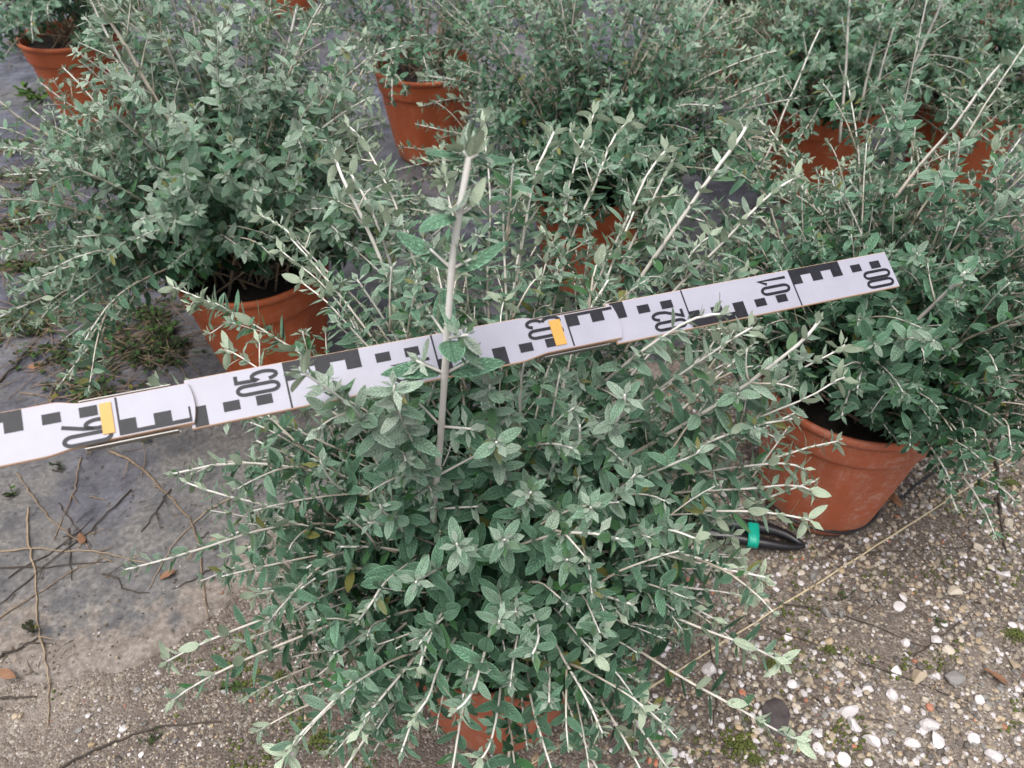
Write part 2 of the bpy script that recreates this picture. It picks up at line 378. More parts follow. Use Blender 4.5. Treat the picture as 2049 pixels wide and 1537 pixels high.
# ------------------------------------------------------------------ pots
POT_H, RT, RB = 0.255, 0.140, 0.0925
SEG = 96
def pot_meshes():
    th = np.linspace(0, 2 * np.pi, SEG, endpoint=False)
    zs = [0.0, 0.003, 0.010, 0.014, 0.03, 0.06, 0.09, 0.12, 0.15, 0.17, 0.185, 0.194, 0.199, 0.2005]
    rows = []
    for z in zs:
        r = RB + (0.1255 - RB) * (z / 0.2) ** 0.92
        if z < 0.004: r -= 0.004
        # shallow flutes, pinched towards the collar
        w = np.clip(np.sin(th * 9) * 2.2, -1, 1) * 0.0022
        env = np.clip((z - 0.012) / 0.02, 0, 1) * np.clip((0.19 - z) / 0.04, 0, 1)
        narrow = np.clip(np.cos(th * 9 / 2 * 2) * 2, -1, 1)
        rr = r + w * env
        rows.append(np.stack((rr * np.cos(th), rr * np.sin(th), np.full(SEG, z)), 1))
    V = np.concatenate(rows); Q = quads(len(zs), SEG, True)
    bot = np.arange(SEG)[::-1]
    body = np_mesh('pot_body', V, np.concatenate((Q.ravel(), bot)), np.concatenate((np.full(len(Q), 4), [SEG])), M_POT)
    prof = [(0.1275, 0.1985), (0.1300, 0.1985), (0.1310, 0.201), (0.1325, 0.215), (0.1345, 0.236), (0.1352, 0.2415), (0.1385, 0.2435), (0.1402, 0.2475), (0.1400, 0.2520), (0.1375, 0.2550), (0.1335, 0.2552), (0.1305, 0.2530), (0.1290, 0.2480), (0.1275, 0.225), (0.1255, 0.200), (0.1245, 0.190)]
    rows = [np.stack((r * np.cos(th), r * np.sin(th), np.full(SEG, z)), 1) for r, z in prof]
    Q = quads(len(prof), SEG, True)
    rim = np_mesh('pot_rim', np.concatenate(rows), Q.ravel(), np.full(len(Q), 4), M_POT)
    V = [(0, 0, 0.232)]; fl = []; sz = []
    rad = np.linspace(0.012, 0.1276, 12)
    for i, r in enumerate(rad):
        for j in range(48):
            a = 2 * np.pi * j / 48
            z = 0.224 + 0.006 * nz2(r * math.cos(a), r * math.sin(a), 28) + 0.005 * (1 - r / 0.13)
            V.append((r * math.cos(a), r * math.sin(a), z))
    for j in range(48): fl += [0, 1 + j, 1 + (j + 1) % 48]; sz.append(3)
    Q = quads(12, 48, True) + 1
    soil = np_mesh('pot_soil', V, np.concatenate((fl, Q.ravel())), np.concatenate((sz, np.full(len(Q), 4))), M_SOIL)
    return body, rim, soil
body_me, rim_me, soil_me = pot_meshes()
body2, rim2 = body_me.copy(), rim_me.copy()
body2.materials[0] = M_POT_BLOOM; rim2.materials[0] = M_POT_BLOOM
# centre of each pot on the ground, with how its label and its shrub's label read
POTS = [
    # key, x, y, rot, tilt, pot label, shrub label
    ('main', -0.020, 0.500, 0.3, 0, 'orange plastic pot almost hidden under the shrub that the measuring rod crosses', 'grey-green germander shrub in the front pot, crossed by the white measuring rod'),
    ('right', 0.515, 0.838, 0.1, R(2.0), 'orange pot with whitish mineral bloom standing on gravel beside the green-taped pipe', 'low dense germander shrub in the whitish-stained pot behind the zero end of the rod'),
    ('left', -0.466, 1.160, 0.5, 0, 'clean orange pot on fabric whose rim shows just above the rod numeral 05', 'germander shrub with long bare grey stems, in the pot above numeral 05'),
    ('mid', 0.172, 1.470, 0.9, 0, 'orange pot on fabric directly behind the front shrub, its right rim side showing', 'dense germander shrub growing directly behind the front shrub'),
    ('centre', -0.233, 2.100, 0.2, 0, 'orange pot showing whole side between the left shrub and the central shrub', 'loose thin germander shrub with one upright stem over the pot between two dense shrubs'),
    ('farleft', -1.290, 2.340, 0.7, 0, 'orange pot by itself at the fabric edge with bright weeds at its foot', 'germander shrub in the outermost pot standing near bright green weeds'),
    ('backright', 0.770, 1.870, 0.4, 0, 'orange pot behind the tall pale upright stems, left one of a close pair', 'germander shrub with a group of tall pale upright stems'),
    ('edge', 1.150, 1.890, 0.8, 0, 'orange pot cut by the photo edge, right one of a close pair', 'germander shrub cut by the photo edge beside the tall pale upright stems'),
    ('topmid', 0.745, 2.680, 0.0, 0, 'small-looking orange pot glimpsed between two shrubs in the back row', 'germander shrub in the back row, between the upright stems and the central shrub'),
    ('backleft', -0.900, 3.380, 0.3, 0, 'orange pot in the back row hidden behind the left shrub', 'germander shrub in the back row above the left shrub'),
    ('backmid', 0.180, 3.600, 0.6, 0, 'orange pot in the back row hidden behind the central shrub', 'germander shrub in the back row above the central shrub'),
    ('backedge', 1.480, 2.650, 0.6, 0, 'orange pot in the back row by the photo edge, hidden by foliage', 'germander shrub in the back row next to the photo edge'),
]
for key, x, y, rot, tilt, pl, sl in POTS:
    r = empty('plant_pot', (x, y, 0.006 if key not in ('main', 'right') else -0.002)); r.rotation_euler = (-tilt, 0, rot)
    tag(r, pl, 'plant pot', 'orange plastic plant pots')
    bl = key in ('main', 'right')
    obj('pot_body', body2 if bl else body_me, r); obj('rim', rim2 if bl else rim_me, r); obj('soil', soil_me, r)
    if key == 'right':
        t = TubeSet(); a = np.linspace(R(150), R(395), 60) - rot
        rr = 0.0985 + 0.0008 * np.sin(a * 7)
        t.add(np.stack((rr * np.cos(a), rr * np.sin(a), 0.021 + 0.004 * np.sin(a * 2)), 1), 0.0025, sides=7)
        obj('drip_tube', t.mesh('drip_tube', M_PIPE), r)

# ------------------------------------------------------------------ measuring rod geometry frame
AX = (P(240, 842, 0.471) - P(1785, 540, 0.649)); AX /= np.linalg.norm(AX)      # from zero end towards 60 cm
R0 = P(1785, 538, 0.649)
_w = np.array((0.0085, -0.0282, -0.0075))                                      # across, in camera axes
_w = np.array((_w[0], _w[1] * SP + _w[2] * CP, _w[1] * CP - _w[2] * SP))
WD = _w - AX * (_w @ AX); WD /= np.linalg.norm(WD)
ND = np.cross(AX, WD); ND = ND if ND @ (np.array((0, 0, CAM_H)) - R0) > 0 else -ND
ROD_W = 0.0325
def rod(s, w, h=0.0):                    # s in cm from zero, w 0 (upper edge)..1 (lower edge), h metres along the normal
    return R0 + AX * s * 0.01 + WD * (w - 0.5) * ROD_W + ND * h
def rod_clear(pts, margin=0.006):
    """True where points keep clear of the rod slab"""
    d = pts - R0
    s, w, h = d @ AX, d @ WD, d @ ND
    return ~((s > -0.006) & (s < 1.0) & (np.abs(w) < ROD_W / 2 + margin) & (h > -0.012 - margin) & (h < 0.012 + margin))
def hides_rod(pts):
    """True where points stand between the camera and the rod"""
    C = np.array((0, 0, CAM_H)); d = pts - C
    den = d @ ND; t = ((R0 - C) @ ND) / np.where(np.abs(den) < 1e-9, 1e-9, den)
    hit = C + d * t[:, None]
    q = hit - R0
    return (t > 1.0) & (q @ AX > -0.01) & (q @ AX < 0.9) & (np.abs(q @ WD) < ROD_W / 2 + 0.004)

# ------------------------------------------------------------------ shrubs
def leaf_template(nu, nv, ratio, bend, fold, quilt, curl):
    v = np.linspace(0, 1, nv); u = np.linspace(-1, 1, nu)
    wv = 0.5 * ratio * np.sin(np.pi * np.clip(v, 0, 1) ** 0.86) ** 0.66 * (1 - 0.08 * v) + 0.012
    wv[-1] = 0.004
    VV = []; UV = []
    for i in range(nv):
        for j in range(nu):
            a = abs(u[j])
            x = u[j] * wv[i]
            z = fold * a * wv[i] - curl * a ** 4 * wv[i] - bend * v[i] ** 2 + quilt * math.sin(v[i] * 7 * 2 * math.pi - a * 1.7 * 2 * math.pi) * (a * (1.2 - a)) * 0.5
            VV.append((x, v[i], z)); UV.append(((u[j] + 1) / 2, v[i]))
    return np.array(VV), quads(nv, nu), np.array(UV)
SHAPES = [(0.42, 0.10, 0.26, 0.0), (0.40, 0.22, 0.18, 0.0), (0.46, -0.06, 0.30, 0.0), (0.37, 0.34, 0.42, 0.0), (0.41, -0.16, 0.14, 0.0)]
LOD = {}
for k, (nu, nv, q) in {'hi': (7, 14, 0.022), 'mid': (3, 7, 0.0), 'lo': (3, 5, 0.0), 'far': (3, 4, 0.0), 'tiny': (3, 3, 0.0)}.items():
    LOD[k] = [leaf_template(nu, nv, r_ * 1.0, be, fo, q, 0.18) for r_, be, fo, _ in SHAPES]
LOD['mini'] = []
for r_, be, fo, _ in SHAPES:             # five corners folded along the midrib, for the smallest and farthest leaves
    w_ = r_ * 0.46
    LOD['mini'].append((np.array(((0, 0, 0), (w_, 0.46, fo * w_), (0, 1, -be), (-w_, 0.46, fo * w_), (0, 0.46, -be * 0.2))), np.array(((0, 4, 2, 3), (0, 1, 2, 4))), np.array(((.5, 0), (.92, .46), (.5, 1), (.08, .46), (.5, .46)))))
AGES = [0.0, 0.2, 0.4, 0.6, 0.8, 1.0]; RNDS = [0.1, 0.45, 0.8]
_shared = {}
def shared_leaf(lod, shp, ai, ri, width):
    k = (lod, shp, ai, ri, width)
    if k not in _shared:
        V, Q, UV = LOD[lod][shp]; V = V * np.array((width, 1, 1))
        _shared[k] = np_mesh('leaf', V, Q.ravel(), np.full(len(Q), 4), M_LEAF, {'age': np.full(len(V), AGES[ai]), 'rnd': np.full(len(V), RNDS[ri])}, UV[Q.ravel()])
    return _shared[k]

def unit(v): return v / (np.linalg.norm(v) + 1e-12)
def bez(a, b_, c, n):
    t = np.linspace(0, 1, n)[:, None]
    return (1 - t) ** 2 * a + 2 * t * (1 - t) * b_ + t ** 2 * c

class Shrub:
    def __init__(s, key, base, seed, width=1.0):
        s.key = key; s.base = np.array(base, float); s.rg = np.random.default_rng(seed); s.width = width; s.pale = {'main': .02, 'left': .16, 'mid': .02, 'right': -.05, 'backright': .10, 'topmid': .14, 'centre': .12, 'edge': .05}.get(key, 0.1)
        s.stems = []                      # (pts, rad array, age array, rank)
        s.lp, s.lt, s.laz, s.lal, s.lsz, s.lag, s.lup = [], [], [], [], [], [], []
    def leaf_batch(s, p, t, az, al, sz, ag, up):
        s.lp.append(p); s.lt.append(t); s.laz.append(az); s.lal.append(al); s.lsz.append(sz); s.lag.append(ag); s.lup.append(up)
    def shoot(s, pts, r0, r1, rank, leaf, inter, start=0.15, tuft=0.8, young=0.0, tipn=6, side=0.0, side_len=(0.05, 0.11), stem_age=(0.3, 1.0), kink=0.004):
        rg = s.rg; pts = np.asarray(pts, float)
        k = len(pts)
        if kink:
            dk = rg.normal(0, kink * 1.6, (k, 3)); dk[0] = dk[-1] = 0
            for _ in range(3): dk[1:-1] = (dk[:-2] + 2 * dk[1:-1] + dk[2:]) / 4
            pts = pts + dk
        seg = np.linalg.norm(np.diff(pts, axis=0), axis=1); cum = np.concatenate(([0], np.cumsum(seg))); Lg = cum[-1]
        tt = cum / Lg
        s.stems.append((pts, r0 + (r1 - r0) * tt, stem_age[0] + (stem_age[1] - stem_age[0]) * tt, rank))
        # nodes
        pos = []; d = start * Lg + rg.uniform(0, inter)
        while d < Lg * 0.985:
            pos.append(d); f = d / Lg
            d += inter * (1.15 - 0.65 * f ** 2) * rg.uniform(0.85, 1.15)
        pos = np.array(pos)
        if len(pos) == 0: pos = np.array([Lg * 0.9])
        f = pos / Lg
        Pn = np.stack([np.interp(pos, cum, pts[:, i]) for i in range(3)], 1)
        T = np.gradient(pts, axis=0); Tn = np.stack([np.interp(pos, cum, T[:, i]) for i in range(3)], 1)
        Tn /= np.linalg.norm(Tn, axis=1)[:, None] + 1e-12
        n = len(pos)
        az0 = rg.uniform(0, np.pi) + (np.arange(n) % 2) * (np.pi / 2)
        rs = np.interp(pos, cum, r0 + (r1 - r0) * tt)
        sizes = leaf * (0.55 + 0.9 * np.clip(f * 1.6, 0, 1)) / 1.45 * np.where(f > 0.72, 1 - (f - 0.72) * 1.75, 1.0)
        ages = np.clip((f - 0.34) * 1.05 + young, 0, 0.85)
        for sd in (0, 1):
            keep = rg.random(n) > 0.05
            m_ = keep.sum()
            if not m_: continue
            az = az0[keep] + sd * np.pi + rg.normal(0, 0.2, m_)
            al = R(78) - R(30) * f[keep] ** 2 + rg.normal(0, 0.16, m_)
            s.leaf_batch(Pn[keep], Tn[keep], az, al, sizes[keep] * rg.uniform(0.78, 1.15, m_), np.clip(ages[keep] + rg.normal(0, 0.10, m_), 0, 1), rg.uniform(0.35, 1.15, m_))
            # axillary tufts of little leaves
            tk = rg.random(n) < tuft
            m_ = tk.sum()
            if m_:
                for q in range(2):
                    az = az0[tk] + sd * np.pi + rg.normal(0, 0.75, m_)
                    al = R(42) + rg.normal(0, 0.3, m_)
                    s.leaf_batch(Pn[tk] + Tn[tk] * 0.0015, Tn[tk], az, al, sizes[tk] * rg.uniform(0.26, 0.58, m_), np.clip(ages[tk] + rg.uniform(0.15, 0.65, m_) * (0.3 + 0.7 * f[tk]), 0, 1), rg.uniform(0.1, 0.6, m_))
        # tip rosette: crossed pairs, each smaller and steeper, like a little star
        np_ = 4 if tipn >= 6 else 3; td0 = unit(pts[-1] - pts[-2]); a0 = rg.uniform(0, 6.28)
        g = np.repeat(np.arange(np_), 2); sd2 = np.tile((0, 1), np_)
        m_ = len(g)
        tp = pts[-1] - td0 * (0.0065 - 0.0022 * g)[:, None] * (leaf / 0.03)
        s.leaf_batch(tp, np.repeat(td0[None], m_, 0), a0 + g * np.pi / 2 + sd2 * np.pi + rg.normal(0, 0.12, m_),
                     np.array((R(76), R(66), R(48), R(22), 0))[g] + rg.normal(0, 0.12, m_),
                     leaf * np.array((0.72, 0.55, 0.36, 0.22, 0))[g] * rg.uniform(0.85, 1.15, m_), np.clip(np.array((0.46, 0.72, 0.95, 1.0, 1))[g] + young, 0, 1), np.full(m_, 0.06))
        if side > 0:
            for i in range(n):
                if f[i] < 0.12 or f[i] > 0.9: continue
                for sd in (0, 1):
                    if rg.random() < side:
                        e1 = unit(np.cross(Tn[i], (0.3, 0.2, 0.93))); e2 = np.cross(Tn[i], e1)
                        a = az0[i] + sd * np.pi
                        rd = math.cos(a) * e1 + math.sin(a) * e2
                        dr = unit(Tn[i] * rg.uniform(0.55, 1.1) + rd * 1.0 + np.array((0, 0, rg.uniform(-0.05, 0.25))))
                        l = rg.uniform(*side_len) * (1.15 - 0.6 * f[i])
                        p0 = Pn[i]; p2 = p0 + dr * l + np.array((0, 0, rg.uniform(-0.12, 0.1) * l))
                        s.shoot(bez(p0, p0 + dr * l * 0.5 + np.array((0, 0, 0.06 * l)), p2, 6), max(0.0008, rs[i] * 0.55), 0.0006, rank + 1, leaf * rg.uniform(0.6, 0.85), inter * 0.62, start=0.18, tuft=tuft * 0.55, young=young + 0.05, tipn=6, side=0, stem_age=(0.6, 1.0), kink=0.0015)
    def finish(s, cull=None):
        p = np.concatenate(s.lp); t = np.concatenate(s.lt); az = np.concatenate(s.laz); al = np.concatenate(s.lal)
        s.size = np.concatenate(s.lsz); s.age = np.clip(np.concatenate(s.lag), 0, 1); up = np.concatenate(s.lup)
        ref = np.tile(np.array((0.3, 0.2, 0.93)), (len(t), 1)); ref[np.abs(t @ np.array((0.3, 0.2, 0.93))) > 0.95] = (1, 0, 0)
        e1 = np.cross(t, ref); e1 /= np.linalg.norm(e1, axis=1)[:, None]; e2 = np.cross(t, e1)
        rd = np.cos(az)[:, None] * e1 + np.sin(az)[:, None] * e2
        l = np.cos(al)[:, None] * t + np.sin(al)[:, None] * rd
        n = np.sin(al)[:, None] * t - np.cos(al)[:, None] * rd
        n = n + np.array((0, -0.2, 1.0)) * up[:, None] * 1.1
        l = l - np.array((0, 0, 1.0)) * (0.10 * s.rg.random(len(l)))[:, None]
        l /= np.linalg.norm(l, axis=1)[:, None]
        n -= l * np.sum(l * n, 1)[:, None]; n /= np.linalg.norm(n, axis=1)[:, None] + 1e-12
        x = np.cross(l, n)
        s.age = np.clip(s.age + 0.26 * np.clip((p[:, 2] - 0.34) / 0.36, 0, 1) - 0.07 + s.pale, 0, 1)   # paler with height: top light painted in, plus paler felt on sunny shoots
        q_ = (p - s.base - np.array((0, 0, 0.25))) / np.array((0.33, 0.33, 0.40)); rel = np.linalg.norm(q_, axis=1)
        s.age *= np.clip((rel - 0.22) / 0.55, 0.05, 1.0)               # interior shade painted in: deep leaves darker green, also less felted
        s.B = np.stack((x, l, n), 2)       # columns
        s.p = p + rd * 0.001
        s.rnd = s.rg.random(len(p)); s.shp = s.rg.integers(0, len(SHAPES), len(p))
        c = s.p + l * s.size[:, None] * 0.5
        keep = np.ones(len(p), bool)
        if cull is not None: keep &= cull(c) & cull(s.p + l * s.size[:, None])
        keep &= c[:, 2] > 0.03
        for k in ('p', 'B', 'size', 'age', 'rnd', 'shp'): setattr(s, k, getattr(s, k)[keep])
        s.c = s.p + s.B[:, :, 1] * s.size[:, None] * 0.5

def fill_shrub(s, nprim, a, c, leaf, inter, zlow=-0.12, tall=0, nsec=6, avoid=None, lean=(0, 0), rimr=0.13, zc0=0.245, tall_len=(0.42, 0.6), start=0.30):
    rg = s.rg; crown = s.base + np.array((0, 0, zc0))
    for i in range(nprim):
        for _try in range(8):
            th = 2 * np.pi * (i * 0.618034 + rg.uniform(-0.06, 0.06)); se = zlow + (1 - zlow) * ((i + rg.random()) / nprim) ** 0.95
            se = min(0.985, max(-0.6, se)); ce = math.sqrt(1 - se * se)
            ln = 1 / math.sqrt((ce / a) ** 2 + (se / c) ** 2) * rg.uniform(0.74, 1.12)
            d = np.array((ce * math.cos(th) + lean[0], ce * math.sin(th) + lean[1], se)); d /= np.linalg.norm(d)
            tip = crown + d * ln
            p0 = crown + np.array((rg.normal(0, 0.03), rg.normal(0, 0.03), -0.015))
            mid = p0 + (tip - p0) * 0.5 + np.array((0, 0, (0.08 + 0.05 * (1 - se)) * rg.uniform(0.4, 1.3) * ln / 0.35))
            pts = bez(p0, mid, tip, 12)
            if avoid is None or not avoid(pts).any(): break
            th += 1.0
        else: continue
        s.shoot(pts, rg.uniform(0.0018, 0.0028), 0.0009, 0, leaf, inter, start=start, tuft=0.95, side=0.0, stem_age=(0.1, 1.0))
        T = np.gradient(pts, axis=0)
        for q in range(nsec):
            f = rg.uniform(0.22, 0.86); k = int(f * 11)
            t0 = unit(T[k]); r = unit(rg.normal(0, 1, 3)); r = unit(r - t0 * (r @ t0) + np.array((0, 0, 0.12)))
            out = np.array((d[0], d[1], 0.15))
            dr = unit(t0 * rg.uniform(0.7, 1.3) + r * rg.uniform(0.45, 0.85) + out * 0.3)
            l = rg.uniform(0.06, 0.17) * (1.15 - 0.5 * f)
            b0 = pts[k]; q2 = b0 + dr * l
            if q2[2] < crown[2] - 0.05 and np.hypot(*(q2 - crown)[:2]) < rimr: continue
            pp = bez(b0, b0 + dr * l * 0.5 + np.array((0, 0, 0.02)), q2, 7)
            if avoid is not None and avoid(pp).any(): continue
            s.shoot(pp, 0.0013, 0.0007, 1, leaf * rg.uniform(0.72, 0.98), inter * 0.8, start=0.12, tuft=0.75, side=0.0, stem_age=(0.4, 1.0), kink=0.002)
    for i in range(tall):
        th = rg.uniform(0, 6.28); rr = rg.uniform(0, 0.05)
        p0 = crown + np.array((rr * math.cos(th), rr * math.sin(th), 0))
        d = unit(np.array((math.cos(th) * 0.32, math.sin(th) * 0.32, 1))); ln = rg.uniform(*tall_len)
        s.shoot(bez(p0, p0 + d * ln * 0.5, p0 + d * ln + np.array((math.cos(th), math.sin(th), 0)) * 0.03, 10), 0.0036, 0.0020, 0, leaf * 1.05, inter * 1.5, start=0.35, tuft=0.9, side=0.25, side_len=(0.04, 0.09), stem_age=(0.55, 1.0))

SHRUBS = {}
pos = {k: (x, y, 0.0) for k, x, y, *_ in POTS}
# ---- the front shrub: surveyed shoots first, then the filling
mn = Shrub('main', pos['main'], 101); SHRUBS['main'] = mn
# strong upright leader in front of the rod
lead = np.array([P(865, 1062, 0.70), P(868, 1010, 0.66), P(880, 900, 0.575), P(890, 750, 0.495), P(897, 640, 0.462), P(905, 500, 0.440), P(921, 410, 0.428), P(938, 318, 0.418)])
def leader():
    rg = mn.rg
    base = mn.base + np.array((0.0, 0.0, 0.24))
    pts = np.concatenate((base[None], lead))
    seg = np.linalg.norm(np.diff(pts, axis=0), axis=1); cum = np.concatenate(([0], np.cumsum(seg))); L_ = cum[-1]
    tt = cum / L_
    # resample smoothly
    tq = np.linspace(0, 1, 40); pq = np.stack([np.interp(tq, tt, pts[:, i]) for i in range(3)], 1)
    for _ in range(3): pq[1:-1] = (pq[:-2] + pq[1:-1] * 2 + pq[2:]) / 4
    rad = 0.0040 - 0.0021 * tq
    nodes = []
    C = np.array((0, 0, CAM_H))
    for px, py, sgn in ((869, 1012, 1), (874, 950, 1), (885, 850, 1), (891, 748, 1), (893, 660, 1), (896, 548, 1), (912, 428, 1), (934, 330, 1)):
        x_, y_, z_ = proj(pq); i = int(np.argmin((x_ - px) ** 2 + (y_ - py) ** 2)); nodes.append(i)
        rad[i] *= 1.12
    mn.stems.append((pq, rad, np.linspace(0.85, 1.0, 40), 0))
    for q, i in enumerate(nodes):
        t0 = unit(pq[min(39, i + 1)] - pq[max(0, i - 1)]); p0 = pq[i]
        view = unit(C - p0); sidev = unit(np.cross(t0, view)); fr = np.cross(sidev, t0)
        e1 = unit(np.cross(t0, np.array((0.3, 0.2, 0.93)))); e2 = np.cross(t0, e1)
        offs = (0.25, -0.35, 0.5, -0.15, 0.7, 0.12, -0.5, 0.2)[q]
        for sd in (1, -1):
            rdv = unit(sidev * sd * math.cos(offs) + fr * math.sin(offs) * sd)
            az = math.atan2(rdv @ e2, rdv @ e1)
            sz = (0.033, 0.034, 0.036, 0.036, 0.037, 0.036, 0.030, 0.026)[q] * rg.uniform(0.92, 1.05)
            one = np.ones(1)
            # short petiole-like side shoot carrying the big leaf and a young tuft
            mn.leaf_batch((p0 + rdv * rad[i] * 0.8)[None], t0[None], one * az, one * R(76 - 4 * q if q < 6 else 84), one * sz, one * 0.13, one * 1.5)
            ln = (0.05, 0.045, 0.03, 0.02, 0.018, 0.014, 0.010, 0.006)[q] * rg.uniform(0.8, 1.2)
            dr = unit(t0 * 0.75 + rdv)
            mn.shoot(bez(p0, p0 + dr * ln * 0.5, p0 + dr * ln, 5), 0.0012, 0.0008, 1, 0.021, 0.012, start=0.4, tuft=0.3, young=0.25, tipn=6, stem_age=(0.85, 1.0), kink=0)
    # crown of the leader
    t0 = unit(pq[-1] - pq[-3]); g = np.arange(8)
    mn.leaf_batch(np.repeat(pq[-1:], 8, 0) + t0 * (g[:, None] * 0.0016), np.repeat(t0[None], 8, 0), 0.4 + g * np.pi / 2 + (g // 4) * 0.78 + (g % 2) * 1.57, np.linspace(R(30), R(5), 8), np.linspace(0.020, 0.011, 8), np.linspace(0.6, 1.0, 8), np.full(8, 0.05))
leader()
def hero(tip, via, base, leaf=0.026, inter=0.020, r0=0.0022, r1=0.0011, side=0.0, start=0.10, tuft=0.75, young=0.0, age=(0.45, 1.0), shrub=None, n=12, side_len=(0.04, 0.09)):
    sh = shrub or mn
    tip, base = np.asarray(tip), np.asarray(base)
    if via is None: via = (tip + base) / 2 + np.array((0, 0, 0.02))
    else:
        via = np.asarray(via) * 0.6 + (tip + base) * 0.2
        via = 2 * via - 0.5 * (tip + base)
    sh.shoot(bez(base, via, tip, n), r0, r1, 0, leaf, inter, start=start, tuft=tuft, side=side, young=young, stem_age=age, kink=0.0022, side_len=side_len)
cr = mn.base + np.array((0, 0, 0.25))
def core(fx, fy, fz): return cr + np.array((fx, fy, fz))
HL = [  # lower sprays: (tip px, py, height), (via px, py, height), core offset
    ((345, 1402, .300), (560, 1275, .375), (-.06, -.02, .03)), ((332, 1325, .335), (560, 1215, .395), (-.06, 0, .04)),
    ((372, 965, .440), (600, 1030, .430), (-.05, .03, .06)), ((445, 1082, .390), (600, 1010, .42), (-.05, .03, .05)),
    ((455, 1113, .370), (640, 1040, .40), (-.05, .02, .05)), ((505, 1192, .390), (640, 1160, .42), (-.04, .01, .06)),
    ((568, 1518, .330), (690, 1340, .420), (-.03, -.02, .05)), ((718, 1240, .455), (765, 1140, .47), (-.03, 0, .08)),
    ((838, 1345, .440), (880, 1210, .46), (-.01, -.02, .07)), ((826, 1440, .395), (890, 1340, .42), (-.01, -.03, .06)),
    ((908, 1425, .430), (985, 1320, .44), (0, -.03, .06)), ((998, 1247, .500), (1010, 1190, .47), (0, 0, .06)),
    ((1066, 1308, .480), (1080, 1220, .46), (.01, -.02, .06)), ((1010, 1080, .560), (1020, 1100, .50), (0, 0, .08)),
    ((914, 1088, .555), (930, 1110, .50), (0, 0, .08)), ((832, 1165, .520), (850, 1150, .48), (0, 0, .08)),
    ((1062, 985, .575), (1050, 1020, .50), (.01, 0, .08)), ((1182, 1015, .560), (1170, 1040, .50), (.02, 0, .08)),
    ((1135, 1120, .530), (1120, 1110, .49), (.02, 0, .08)), ((1270, 950, .575), (1220, 1000, .52), (.03, 0, .08)),
    ((1530, 1160, .400), (1330, 1085, .455), (.05, 0, .07)), ((1625, 1042, .440), (1470, 1000, .475), (.05, .02, .09)),
    ((1632, 985, .465), (1490, 965, .48), (.05, .03, .09)), ((1612, 940, .490), (1490, 905, .50), (.05, .04, .09)),
    ((1570, 1330, .320), (1380, 1240, .400), (.05, -.01, .05)), ((1602, 1482, .270), (1400, 1400, .345), (.05, -.02, .03)),
    ((1500, 1195, .365), (1370, 1160, .40), (.05, -.01, .06)), ((1240, 1230, .43), (1200, 1190, .44), (.03, -.01, .06)),
    ((1195, 1320, .42), (1160, 1270, .43), (.03, -.02, .05)), ((1290, 1420, .35), (1240, 1340, .39), (.03, -.03, .04)),
    ((955, 1525, .36), (1010, 1440, .38), (.01, -.04, .03)), ((640, 1600, .27), (740, 1460, .36), (-.02, -.03, .03)),
    ((890, 1600, .30), (910, 1480, .36), (0, -.04, .03)), ((1235, 1600, .26), (1180, 1480, .34), (.03, -.04, .03)),
    ((1340, 1540, .26), (1260, 1430, .33), (.04, -.03, .03)), ((720, 1465, .36), (760, 1360, .41), (-.02, -.03, .04)),
    ((1400, 1080, .48), (1330, 1050, .49), (.04, .01, .08)), ((1400, 900, .555), (1340, 930, .53), (.04, .02, .09)),
    ((1250, 790, .640), (1235, 860, .58), (.03, .02, .1)), ((980, 770, .640), (980, 850, .58), (.0, .02, .1)),
    ((1160, 850, .600), (1150, 920, .55), (.02, .02, .1)), ((640, 920, .53), (660, 980, .49), (-.03, .03, .09)),
    ((1468, 1072, .37), (1330, 1050, .43), (.05, 0, .06)), ((1482, 1112, .33), (1340, 1095, .40), (.05, 0, .05)), ((1440, 1040, .42), (1320, 1030, .45), (.05, 0, .07)),
    ((540, 880, .50), (600, 960, .47), (-.05, .04, .08)), ((760, 1010, .55), (790, 1050, .5), (-.02, .02, .08)),
]
for (tx, ty, th_), (vx, vy, vh), co_ in HL:
    hero(PH(tx, ty, th_), PH(vx, vy, vh), core(*co_), leaf=0.0265 * mn.rg.uniform(.9, 1.1), inter=0.018, r0=0.0017, r1=0.0009, start=0.22, tuft=0.6)
